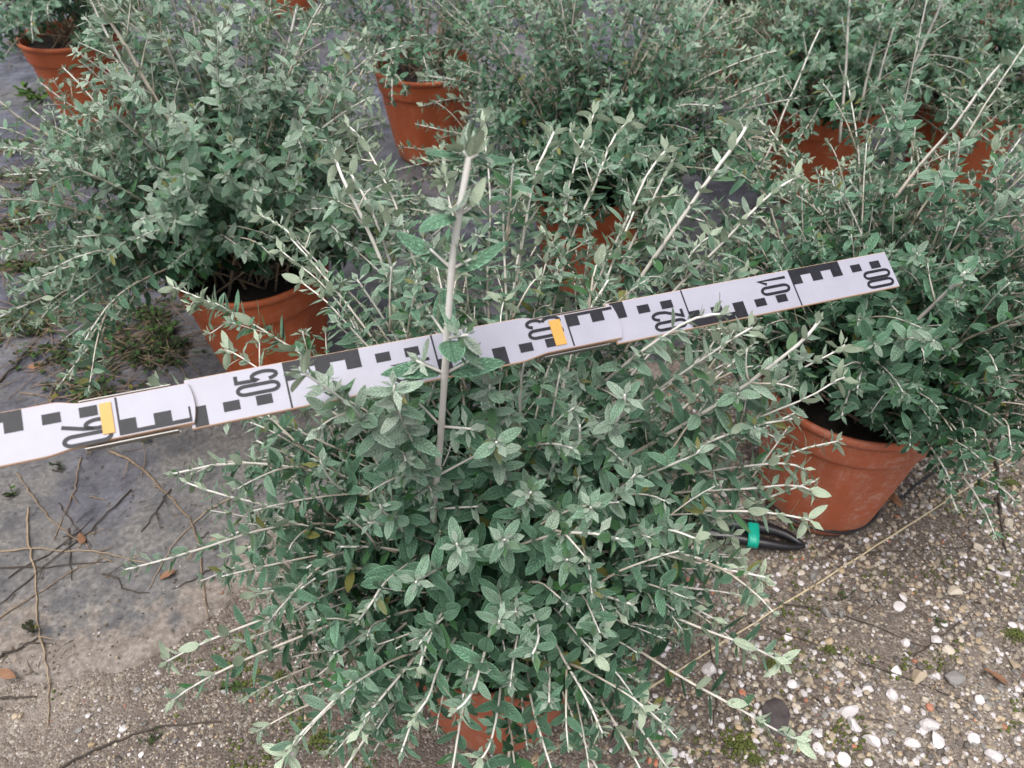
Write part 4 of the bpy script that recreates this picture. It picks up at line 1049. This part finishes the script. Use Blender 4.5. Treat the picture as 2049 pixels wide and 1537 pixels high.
# the rest of the gravel
n = 124000
x = rng.uniform(-0.95, 1.45, n); y = rng.uniform(0.22, 1.75, n)
coarse = np.clip((x + 0.12) / 0.42, 0, 1)
r = np.where(rng.random(n) < 0.08 + 0.52 * coarse, rng.lognormal(math.log(0.0042), 0.36, n), rng.lognormal(math.log(0.00185), 0.28, n))
r = np.clip(r, 0.0010, 0.0080)
edge_d = y - np.interp(x, BX, BY)
spill = rng.random(n) < np.exp(-np.maximum(0, edge_d) / 0.045) * 0.95
ok = ((edge_d < -0.005) | (spill & (edge_d < 0.20) & (r < 0.0035))) & in_view(np.stack((x, y, np.zeros(n)), 1))
for pk in pos.values(): ok &= (x - pk[0]) ** 2 + (y - pk[1]) ** 2 > 0.088 ** 2
patch = np.array([nz2(a, b_, 6, 4.0) for a, b_ in zip(x, y)])
ok &= (rng.random(n) < 0.40 + 0.9 * patch + 0.42 * coarse)
x, y, r = x[ok], y[ok], r[ok]; n = len(x)
z = np.array([ground_z(a, b_) if d_ < 0.0 else 0.0055 + 0.006 * max(0, 0.5 + nz2(a + 0.4 * b_, b_, 4.2, 5.0)) * min(1, d_ / 0.03) for a, b_, d_ in zip(x, y, edge_d[ok])]) + r * 0.18
shapes = [stone_shape(I1, 900 + j, 0.12) for j in range(10)]
sid = rng.integers(0, 10, n); ang = rng.uniform(0, 6.28, n)
tint = TC[rng.choice(len(TINTS), n, p=TW)] * rng.uniform(0.55, 1.18, (n, 1))
Vs, Fs, Cs = [], [], []; nb_ = 0
for j in range(10):
    ii = np.where(sid == j)[0]; V = shapes[j]
    ca, sa = np.cos(ang[ii])[:, None], np.sin(ang[ii])[:, None]
    VV = np.stack((V[:, 0] * ca - V[:, 1] * sa, V[:, 0] * sa + V[:, 1] * ca, np.broadcast_to(V[:, 2], (len(ii), len(V)))), 2) * r[ii][:, None, None]
    VV += np.stack((x[ii], y[ii], z[ii]), 1)[:, None]
    Vs.append(VV.reshape(-1, 3) - GOFF); Fs.append((F1[None] + (nb_ + np.arange(len(ii)) * len(V))[:, None, None]).reshape(-1, 3)); nb_ += len(ii) * len(V)
    Cs.append(np.repeat(np.concatenate((np.clip(tint[ii], 0, 0.85), np.ones((len(ii), 1))), 1), len(V), 0))
FQ = np.concatenate(Fs)
gs = obj('gravel', np_mesh('gravel', np.concatenate(Vs), FQ.ravel(), np.full(len(FQ), 3), M_PEB, cols=np.concatenate(Cs), smooth=False), grav); tag(gs, kind='stuff')
print('gravel', n, 'single', n_single)

# ------------------------------------------------------------------ twigs, straw, pipe
def floor_z(x, y):
    e = fabric_edge(x)
    if y > e:
        wr = 0.005 * (0.5 + nz2(x + 0.4 * y, y, 4.2, 5.0)) + 0.0035 * abs(nz2(x * 0.8, y * 2.2, 7, 2.0)) + 0.0012 * nz2(x, y, 30, 8.0)
        return 0.0045 + max(0, wr) * min(1, (y - e) / 0.03)
    return ground_z(x, y)
def smooth_path(pts, n):
    pts = np.asarray(pts, float)
    cum = np.concatenate(([0], np.cumsum(np.linalg.norm(np.diff(pts, axis=0), axis=1))))
    q = np.linspace(0, cum[-1], n); out = np.stack([np.interp(q, cum, pts[:, i]) for i in range(pts.shape[1])], 1)
    for _ in range(4): out[1:-1] = (out[:-2] + 2 * out[1:-1] + out[2:]) / 4
    return out
def twig(pix, rad, mat, label, name='dry_twig', cat='twig', group=None, lift=0.0015, jitter=0.002, side=0, taper=0.5):
    g = np.array([PH(px, py, 0.004)[:2] for px, py in pix])
    n = max(8, 5 * len(pix)); path = smooth_path(g, n)
    path[1:-1] += rng.normal(0, jitter * 0.5, (n - 2, 2))
    hump = lift * np.sin(np.linspace(0, math.pi * 2.3, n)) ** 2 * 2
    pts = np.array([(a, b_, floor_z(a, b_) + rad * 0.8 + h) for (a, b_), h in zip(path, hump)])
    t = TubeSet(); t.add(pts, np.linspace(rad, rad * taper, n) * (1 + 0.12 * rng.normal(0, 1, n)), None, 6)
    c = pts[0]
    root = obj(name, t.mesh(name, mat, c), None, c); tag(root, label, cat, group)
    for q in range(side):
        k = int(rng.integers(2, n - 2)); d = unit(pts[min(n - 1, k + 1)] - pts[k - 1]); sd = rng.choice((-1, 1))
        pr = np.array((-d[1], d[0], 0)) * sd; ln = rng.uniform(0.02, 0.05)
        b0 = pts[k]; tt_ = np.linspace(0, 1, 6)[:, None]; bp = b0 + (d * 0.7 + pr * 0.7) * ln * tt_ + np.array((0, 0, 0.004)) * tt_
        bt = TubeSet(); bt.add(bp, np.linspace(rad * 0.6, rad * 0.3, 6), None, 5); obj('side_twig', bt.mesh('side_twig', mat, c), root)
    return root
TW_ = [
    ([(220, 906), (275, 930), (325, 985), (375, 1030), (395, 1070), (405, 1130), (415, 1235)], .0021, M_TWIG, 'longest brown twig, curving in an arc from the rod down the grey fabric', 2),
    ([(35, 950), (75, 1010), (110, 1050), (165, 1090), (228, 1128)], .0016, M_TWIG, 'brown twig running diagonally from the rod edge into the crossing twigs', 1),
    ([(165, 920), (150, 990), (128, 1040), (110, 1085)], .0015, M_TWIG, 'straight brown twig standing steeply above the knot of crossing twigs', 1),
    ([(60, 1020), (60, 1090), (72, 1130), (75, 1240), (98, 1340), (92, 1450)], .0017, M_TWIG_PALE, 'long pale twig running down the fabric to the gravel edge', 1),
    ([(0, 1108), (80, 1103), (200, 1107), (310, 1133)], .0014, M_TWIG_PALE, 'pale level twig through the knot of crossing twigs', 1),
    ([(0, 1140), (100, 1137), (225, 1125)], .0014, M_TWIG_DARK, 'dark level twig just under the pale level twig', 0),
    ([(265, 985), (200, 1050), (100, 1130), (0, 1215)], .0016, M_TWIG_DARK, 'long dark twig slanting across the fabric through the twig knot', 2),
    ([(0, 1240), (80, 1190), (150, 1142), (205, 1122)], .0014, M_TWIG, 'thin brown twig slanting below the twig knot', 0),
    ([(470, 1000), (400, 1040), (340, 1105), (298, 1182)], .0013, M_TWIG_PALE, 'thin pale twig slanting from the front shrub over the arc-shaped twig', 0),
    ([(345, 985), (315, 1030), (285, 1070)], .0016, M_TWIG_DARK, 'short dark forked twig lying against the arc-shaped twig', 2),
    ([(425, 1142), (385, 1165), (345, 1182)], .0013, M_TWIG_DARK, 'short dark twig across the lower end of the arc-shaped twig', 0),
    ([(120, 1010), (150, 1055), (185, 1098)], .0012, M_TWIG_DARK, 'thin dark curl of twig above the twig knot', 1),
    ([(20, 1160), (130, 1092), (190, 1040)], .0014, M_TWIG_DARK, 'thin dark twig lying along the long dark slanting twig', 1),
    ([(140, 1060), (142, 1110), (146, 1165)], .0013, M_TWIG_DARK, 'short dark upright twig crossing the knot of twigs', 0),
    ([(205, 1150), (240, 1160), (252, 1185), (300, 1190)], .0015, M_TWIG_DARK, 'dark crooked twig end below the arc of the longest twig', 2),
    ([(0, 1318), (45, 1300), (82, 1278)], .0022, M_TWIG_DARK, 'dark stubby twig lying beside the long pale twig', 1),
    ([(90, 1545), (200, 1492), (300, 1450), (440, 1440)], .0020, M_TWIG_DARK, 'long dark curved twig lying on the fine gravel', 0),
    ([(0, 1395), (70, 1393)], .0020, M_TWIG_DARK, 'short black stick end lying level at the photo edge', 0),
    ([(130, 690), (160, 702), (208, 716)], .0020, M_TWIG_PALE, 'pale bent twig lying among the creeping weeds', 0),
    ([(225, 665), (270, 628), (345, 588)], .0016, M_TWIG_PALE, 'pale brown twig pointing at the left pot', 0),
    ([(0, 640), (90, 648), (200, 640), (260, 612)], .0014, M_TWIG, 'long thin brown twig level among the weeds above the rod', 0),
    ([(40, 790), (110, 800), (190, 812)], .0013, M_TWIG, 'thin brown twig just above numeral 06', 0),
    ([(100, 826), (120, 775), (155, 740)], .0018, M_TWIG, 'forked brown twig rising from the rod above numeral 06', 1),
    ([(0, 768), (40, 728), (72, 690)], .0026, M_TWIG_DARK, 'thick black stick at the photo edge among the weeds', 0),
    ([(30, 395), (60, 425), (90, 470)], .0020, M_TWIG, 'brown curled twig beside the left shrub on fabric', 0),
    ([(0, 306), (45, 302), (85, 310)], .0018, M_TWIG_PALE, 'pale twig on fabric below the far left pot', 0),
    ([(1530, 1200), (1640, 1215), (1720, 1235), (1880, 1300)], .0012, M_TWIG_DARK, 'thin dark twig slanting over gravel below the straw stalk', 0),
    ([(1500, 1240), (1640, 1290), (1750, 1330), (1940, 1400)], .0013, M_TWIG_DARK, 'longest dark twig slanting across the coarse gravel', 1),
    ([(1985, 885), (2000, 950), (2002, 1020), (2016, 1100)], .0027, M_TWIG_DARK, 'thick dark dead stem standing out on the gravel past the stained pot', 0),
    ([(2000, 985), (1985, 1020), (1952, 1046)], .0017, M_TWIG_DARK, 'dark bent side twig touching the thick dead stem', 0),
    ([(1660, 1110), (1800, 1095), (2049, 1090)], .0009, M_TWIG_DARK, 'hair-thin dark twig level across gravel in front of the stained pot', 0),
    ([(1830, 1310), (1860, 1290), (1960, 1210)], .0010, M_TWIG_DARK, 'thin dark twig slanting over the coarse gravel near the photo edge', 0),
    ([(1415, 1250), (1440, 1380), (1420, 1500)], .0014, M_TWIG_DARK, 'dark twig lying under the front shrub beside the coarse gravel', 0),
]
for pix, rad, mat, lab, sd in TW_: twig(pix, rad, mat, lab, side=sd, group='twigs lying on the ground')
for i in range(46):
    if i < 30: px, py = rng.uniform(0, 430), rng.uniform(300, 1200)
    else: px, py = rng.uniform(1480, 2040), rng.uniform(1080, 1520)
    a = rng.uniform(0, 6.28); ln = rng.uniform(14, 45)
    twig([(px, py), (px + math.cos(a) * ln, py + math.sin(a) * ln * 0.6)], rng.uniform(.0006, .0012), [M_TWIG, M_TWIG_DARK, M_TWIG_PALE][i % 3],
         'short broken %s twig lying loose on %s' % (('brown', 'dark', 'pale')[i % 3], (('the weedy fabric above the rod' if py < 800 else 'the bare fabric below the rod') if i < 30 else ('the gravel before the stained pot' if py < 1280 else 'the coarse gravel among white stones'))), group='short twigs on the fabric' if i < 30 else 'short twigs on the gravel')
twig([(1030, 1545), (1200, 1438), (1380, 1325), (1560, 1210), (1790, 1068), (2060, 892)], .0015, M_STRAW, 'long straight pale straw stalk lying across the gravel', 'straw_stalk', 'straw', jitter=0.0008, taper=0.8)
# thin drip line leaving the stained pot
twig([(1905, 915), (1850, 955), (1795, 1000)], .0022, M_PIPE, 'thin black drip line lying on gravel beside the stained pot', 'drip_line', 'drip line', jitter=0.0006, taper=1.0)

# folded end of the irrigation pipe, tied with green tape
def ring_tape(center, axis, a, b_, width, parent, off):
    axis = unit(axis); up = np.array((0, 0, 1.0)); sd = unit(np.cross(axis, up)); up = np.cross(sd, axis)
    n = 40; V = []
    for k, (t, sc_) in enumerate(((-width / 2, .96), (-width / 2, 1.0), (-width / 6, 1.035), (0, 1.0), (width / 6, 1.035), (width / 2, 1.0), (width / 2, .96))):
        for i in range(n):
            th = 2 * math.pi * i / n
            ca, sa = math.cos(th), math.sin(th)
            rr = (abs(ca) ** 2.6 + abs(sa) ** 2.6) ** (-1 / 2.6)
            V.append(center + axis * t + sd * ca * a * rr * sc_ + up * sa * b_ * rr * sc_ - off)
    Q = quads(7, n, True)
    return obj('green_tape', np_mesh('green_tape', V, Q.ravel(), np.full(len(Q), 4), M_TAPE), parent)
tipP = PH(1608, 1092, 0.008)
g1 = [PH(1180, 1030, .013), PH(1330, 1040, .013), PH(1430, 1046, .014), PH(1500, 1052, .015), PH(1560, 1062, .013), PH(1596, 1080, .010), tipP]
g2 = [tipP, PH(1590, 1096, .008), PH(1560, 1092, .0095), PH(1500, 1082, .010), PH(1440, 1070, .010), PH(1380, 1060, .010)]
pr_ = empty('irrigation_pipe', tipP); tag(pr_, 'folded end of a black irrigation pipe bound with green tape beside the stained pot', 'irrigation pipe')
t = TubeSet(); pa = smooth_path(g1, 30); f_ = np.linspace(0, 1, 30); t.add(pa, 0.0105 - 0.006 * np.clip((f_ - 0.78) / 0.22, 0, 1) ** 1.5, None, 14, 1.0); obj('pipe_run', t.mesh('pipe_run', M_PIPE, tipP), pr_)
t = TubeSet(); pb = smooth_path(g2, 26); f_ = np.linspace(0, 1, 26); t.add(pb, 0.0045 + 0.0045 * np.clip(f_ / 0.35, 0, 1), None, 14, 1.0); obj('folded_end', t.mesh('folded_end', M_PIPE, tipP), pr_)
tc = (PH(1505, 1053, .015) + PH(1505, 1083, .010)) / 2
ring_tape(tc, PH(1560, 1075, .012) - PH(1450, 1058, .012), 0.0245, 0.0130, 0.017, pr_, tipP)

# ------------------------------------------------------------------ weeds, moss, fallen leaves
def weed(p, n, size, spread, label, name='weed_plant', age=0.5, group='small weeds on the fabric', h=0.03):
    g = np.random.default_rng(int(abs(p[0] * 1000) + abs(p[1] * 1777)))
    root = empty(name, p); tag(root, label, 'weed', group)
    t = TubeSet(); 
    ns = max(3, n // 7); B = []
    for i in range(ns):
        a = g.uniform(0, 6.28); e = p * 0 + np.array((math.cos(a) * spread * g.uniform(.4, 1), math.sin(a) * spread * g.uniform(.4, 1), h * g.uniform(.3, 1)))
        pts = bez(np.zeros(3), e * 0.5 + np.array((0, 0, h * 0.3)), e, 6); t.add(pts, np.linspace(0.0011, 0.0006, 6), 0.3, 4)
        B.append(pts)
    obj('stem', t.mesh('weed_stem', M_TWIG_DARK), root)
    V0, Q0, UV0 = LOD['mid'][2]
    V0 = V0 * np.array((1.15, 1, 1))
    V, Fq, UVs, A, Rr = [], [], [], [], []
    for i in range(n):
        pts = B[i % ns]; c = pts[int(g.integers(1, 6))]
        a = g.uniform(0, 6.28); l = unit(np.array((math.cos(a), math.sin(a), g.uniform(-.1, .7)))); nn = unit(np.array((g.normal(0, .3), g.normal(0, .3), 1)))
        nn = unit(nn - l * (nn @ l)); X = np.cross(l, nn); sz = size * g.uniform(.5, 1.15)
        V.append((V0 @ (np.stack((X, l, nn), 1) * sz).T) + c); Fq.append(Q0 + i * len(V0)); UVs.append(UV0[Q0.ravel()])
        A.append(np.full(len(V0), np.clip(age + g.normal(0, .25), 0, 1))); Rr.append(np.full(len(V0), g.random()))
    Fq = np.concatenate(Fq)
    o = obj('foliage', np_mesh('weed_foliage', np.concatenate(V), Fq.ravel(), np.full(len(Fq), 4), M_WEED, {'age': np.concatenate(A), 'rnd': np.concatenate(Rr)}, np.concatenate(UVs)), root)
    tag(o, kind='stuff')
WEEDS = [((85, 205), 60, .030, .06, 'bright green leafy weed at the foot of the far left pot', .95, .05), ((330, 668), 34, .018, .035, 'green weed with pointed leaves beside the left pot', .8, .035),
         ((55, 542), 14, .016, .03, 'lone small weed sprout on bare fabric', .35, .015), ((45, 380), 24, .014, .05, 'ragged brownish weed on fabric left of the left shrub', .3, .02),
         ((30, 995), 10, .013, .02, 'tiny weed sprout under the rod near the photo edge', .6, .015), ((125, 935), 10, .012, .02, 'dark small weed below numeral 06', .1, .015),
         ((300, 1475), 40, .0045, .016, 'bright green weed cushion on fine gravel near the dark curved twig', .8, .008), ((60, 1262), 12, .012, .022, 'dark wilted weed beside the long pale twig', .1, .012),
         ((460, 1370), 18, .010, .02, 'small bright weed under the sprays of the front shrub', .9, .015), ((1880, 1238), 26, .0045, .014, 'tiny bright green weed on coarse gravel', .9, .008),
         ((1690, 1195), 30, .005, .03, 'loose bright weedlets around the straw stalk', .8, .008), ((60, 95), 40, .014, .08, 'mossy dark weed tuft beyond the far left pot', .4, .03)]
for (px, py), n_, sz, spd, lab, ag_, hh_ in WEEDS:
    p = PH(px, py, 0.006); p[2] = floor_z(p[0], p[1]) + 0.001
    weed(p, n_, sz, spd, lab, age=ag_, h=hh_)
# creeping weed mat: nobody could count it
def creeping():
    g = np.random.default_rng(5)
    spots = [(80, 365, 55, 22), (60, 425, 60, 22), (110, 540, 60, 22), (40, 300, 45, 18), (160, 480, 50, 20), (205, 570, 50, 20), (50, 660, 60, 25), (330, 690, 45, 22), (30, 540, 40, 16), (150, 610, 120, 40), (230, 700, 110, 45), (130, 720, 90, 35), (300, 640, 70, 30), (60, 430, 60, 30), (120, 510, 60, 30), (190, 790, 70, 25), (20, 360, 40, 20), (40, 460, 50, 20), (320, 720, 60, 30), (60, 650, 50, 20), (45, 90, 50, 40), (130, 260, 40, 30), (260, 860, 40, 20), (1330, 560, 70, 40)]
    V0, Q0, UV0 = LOD['lo'][2]; V0 = V0 * np.array((1.2, 1, 1))
    V, A, Rr = [], [], []
    st = TubeSet()
    for cx, cy, sx, sy in spots:
        for q in range(int(sx * 0.85)):
            px, py = g.normal(cx, sx * .5), g.normal(cy, sy * .5)
            c = PH(px, py, 0.006); 
            if c[1] < fabric_edge(c[0]): continue
            c[2] = floor_z(c[0], c[1]) + g.uniform(0.001, 0.016)
            for kk in range(4):
                a = g.uniform(0, 6.28); l = unit(np.array((math.cos(a), math.sin(a), g.uniform(-.2, .5)))); nn = unit(np.array((g.normal(0, .4), g.normal(0, .4), 1)))
                nn = unit(nn - l * (nn @ l)); X = np.cross(l, nn); sz = 0.0125 * g.uniform(.5, 1.25)
                V.append((V0 @ (np.stack((X, l, nn), 1) * sz).T) + c + g.normal(0, 0.004, 3) * np.array((1, 1, .3)))
                A.append(np.full(len(V0), np.clip(g.normal(.32, .32), 0, 1))); Rr.append(np.full(len(V0), g.random()))
            for _r in range(1 if q % 2 else 0):
                a = g.normal(0.35, 0.75) + (math.pi if g.random() < .5 else 0); e = c + np.array((math.cos(a), math.sin(a), 0)) * g.uniform(.03, .13); e[2] = floor_z(e[0], e[1]) + 0.002
                st.add(bez(c, (c + e) / 2 + np.array((0, 0, .006)) + g.normal(0, .013, 3) * np.array((1, 1, .2)), e, 6), g.uniform(0.0006, 0.0012), 0.2, 4)
    n_ = len(V); Fq = (Q0[None] + (np.arange(n_) * len(V0))[:, None, None]).reshape(-1, 4)
    o = obj('creeping_weeds', np_mesh('creeping_weeds', np.concatenate(V), Fq.ravel(), np.full(len(Fq), 4), M_WEED, {'age': np.concatenate(A), 'rnd': np.concatenate(Rr)}, np.tile(UV0[Q0.ravel()], (n_, 1))))
    tag(o, 'mat of creeping brownish green weeds spread over the fabric', 'ground cover', None, 'stuff')
    o2 = obj('weed_runners', st.mesh('weed_runners', M_TWIG)); tag(o2, 'thin brown runners of the creeping weeds on fabric', 'ground cover', None, 'stuff')
creeping()
def litter():
    g = np.random.default_rng(77)
    V, Fq = [], []
    V0, Q0, _ = LOD['tiny'][3]; V0 = V0 * np.array((1.3, 1, 1))
    n_ = 0
    while n_ < 4700:
        if n_ < 2300: px, py = g.uniform(-60, 560), g.uniform(60, 1380)
        else: px, py = g.uniform(1150, 2100), g.uniform(900, 1537)
        dens = 0.5 + 0.9 * nz2(px / 170.0, py / 120.0, 1.0, 2.0)
        if g.random() > dens: continue
        c = PH(px, py, 0.006); c[2] = floor_z(c[0], c[1]) + 0.0012
        a = g.uniform(0, 6.28); l = unit(np.array((math.cos(a), math.sin(a), g.normal(0, .15)))); nn = unit(np.array((g.normal(0, .3), g.normal(0, .3), 1))); nn = unit(nn - l * (nn @ l))
        sz = g.lognormal(math.log(0.0042), 0.5); w_ = g.choice((0.10, 0.25, 0.8, 1.2)); sz *= 4.0 if w_ < 0.2 else 1.0; w_ *= 0.6 if w_ < 0.2 else 1.0
        V.append((V0 @ (np.stack((np.cross(l, nn) * w_, l, nn), 1) * sz).T) + c); n_ += 1
    Fq = (Q0[None] + (np.arange(n_) * len(V0))[:, None, None]).reshape(-1, 4)
    o = obj('plant_litter', np_mesh('plant_litter', np.concatenate(V), Fq.ravel(), np.full(len(Fq), 4), M_LITTER)); tag(o, 'dark crumbs of dead leaves scattered over fabric and gravel', 'litter', None, 'stuff')
litter()
def moss_flecks():
    g = np.random.default_rng(31); V = []; n_ = 0
    while n_ < 900:
        px, py = (g.uniform(1380, 2080), g.uniform(880, 1537)) if n_ < 650 else (g.uniform(100, 760), g.uniform(1260, 1537))
        if g.random() > 4.0 * max(0.0, nz2(px / 110.0, py / 85.0, 1.0, 7.0) - 0.12): continue
        p = PH(px, py, 0)
        if not on_gravel(p[0], p[1]) or in_pot(p[0], p[1]): continue
        k = g.uniform(0.0012, 0.0032)
        V.append(I1 * k * np.array((1, 1, 0.8)) * g.uniform(.7, 1.3, 3) + np.array((p[0], p[1], ground_z(p[0], p[1]) + 0.0016))); n_ += 1
    Fq = (F1[None] + (np.arange(n_) * len(I1))[:, None, None]).reshape(-1, 3)
    tag(obj('moss_flecks', np_mesh('moss_flecks', np.concatenate(V), Fq.ravel(), np.full(len(Fq), 3), M_MOSS)), 'flecks of moss and liverwort growing between the gravel stones', 'moss', None, 'stuff')
moss_flecks()
MOSS = [((648, 1482), .020, 'largest dark green moss cushion, between the lower sprays of the front shrub'), ((1966, 970), .010, 'moss cushion beside the thick dead stem'), ((2022, 966), .014, 'moss cushion at the photo edge past the thick dead stem'), ((1550, 1332), .014, 'moss cushion under the tip of a lower spray'),
        ((1478, 1492), .020, 'broad yellow-green moss cushion on coarse gravel below the front shrub'), ((2032, 1268), .014, 'moss cushion at the photo edge on coarse gravel'), ((1510, 1520), .011, 'little moss cushion next to the broad yellow-green one'), ((1660, 1300), .010, 'faint moss patch among the dark slanting twigs'), ((560, 1352), .009, 'little moss cushion left of the front pot'), ((1965, 1000), .008, 'small moss tuft just below the thick dead stem')]
def moss(px, py, r, lab):
    p = PH(px, py, 0); p[2] = ground_z(p[0], p[1])
    g = np.random.default_rng(px)
    V, Fq = [], []; nb_ = 0
    for i in range(150):
        rr = r * math.sqrt(g.random()) * (1 + 0.3 * g.normal()); a = g.uniform(0, 6.28)
        c = np.array((rr * math.cos(a), rr * math.sin(a) * .8, 0.0045 * max(0, 1 - (rr / r) ** 2) + 0.001))
        k = r * g.uniform(.06, .13)
        V.append(I1 * k * np.array((1, 1, 1.2)) + c); Fq.append(F1 + nb_); nb_ += len(I1)
    Fq = np.concatenate(Fq)
    o = obj('moss_cushion', np_mesh('moss_cushion', np.concatenate(V), Fq.ravel(), np.full(len(Fq), 3), M_MOSS), None, p); tag(o, lab, 'moss', 'moss cushions on the gravel')
for (px, py), r_, lab in MOSS: moss(px, py, r_, lab)
def fallen(px, py, size, mat, lab, rz, tilt=0.4, w=1.2, h=None):
    V0, Q0, UV0 = LOD['hi'][1]; V = V0 * np.array((w, 1, 1)) * size
    V = V + np.array([(0, 0, 0.12 * size * noise.noise(Vector((v[0] / size * 3, v[1] / size * 3, px)))) for v in V])
    V2 = V + np.array((0, 0, -0.0004))
    Q = np.concatenate((Q0, (Q0 + len(V))[:, ::-1]))
    p = PH(px, py, 0.004); p[2] = floor_z(p[0], p[1]) + 0.004 + size * 0.18
    o = obj('fallen_leaf', np_mesh('fallen_leaf', np.concatenate((V, V2)), Q.ravel(), np.full(len(Q), 4), mat), None, p)
    o.rotation_euler = (tilt * 0.3, tilt, rz); tag(o, lab, 'fallen leaf', 'fallen leaves on the ground')
fallen(1778, 985, .034, M_DRYLEAF, 'reddish brown curled leaf against the foot of the stained pot', R(200), .7, .9)
fallen(1895, 905, .032, M_DRYLEAF, 'reddish brown leaf under the edge of the low dense shrub', R(250), .5, 1.1)
fallen(1548, 1400, .050, M_DARKLEAF, 'blackish crumpled leaf on the gravel under a lower spray', R(170), .2, 1.7)
fallen(2020, 1375, .035, M_DRYLEAF, 'curled brown leaf on coarse gravel by the photo edge', R(40), .5, 1.0)
fallen(170, 1095, .024, M_DRYLEAF, 'small brown leaf caught in the knot of twigs', R(30), .5)
fallen(5, 1350, .026, M_DRYLEAF, 'brown dead leaf by the photo edge on fabric', R(250), .3)
fallen(430, 1085, .022, M_TWIG_PALE, 'pale oval dead leaf beside the arc-shaped twig', R(190), .3, 1.3)
fallen(355, 1150, .024, M_DRYLEAF, 'dull brown leaf on fabric inside the arc-shaped twig', R(120), .2, 1.3)
fallen(285, 690, .026, M_TWIG_PALE, 'pale crumpled leaf among weeds near the left pot', R(80), .6, 1.2)
fallen(140, 455, .026, M_TWIG_PALE, 'pale dead leaf on fabric under the left shrub', R(10), .3, 1.2)
fallen(60, 745, .030, M_DRYLEAF, 'brown leaf on fabric just above the rod near the photo edge', R(300), .3, 1.1)
fallen(1690, 1090, .018, M_DARKLEAF, 'small blackish leaf lying in front of the stained pot', R(110), .3, 1.1)
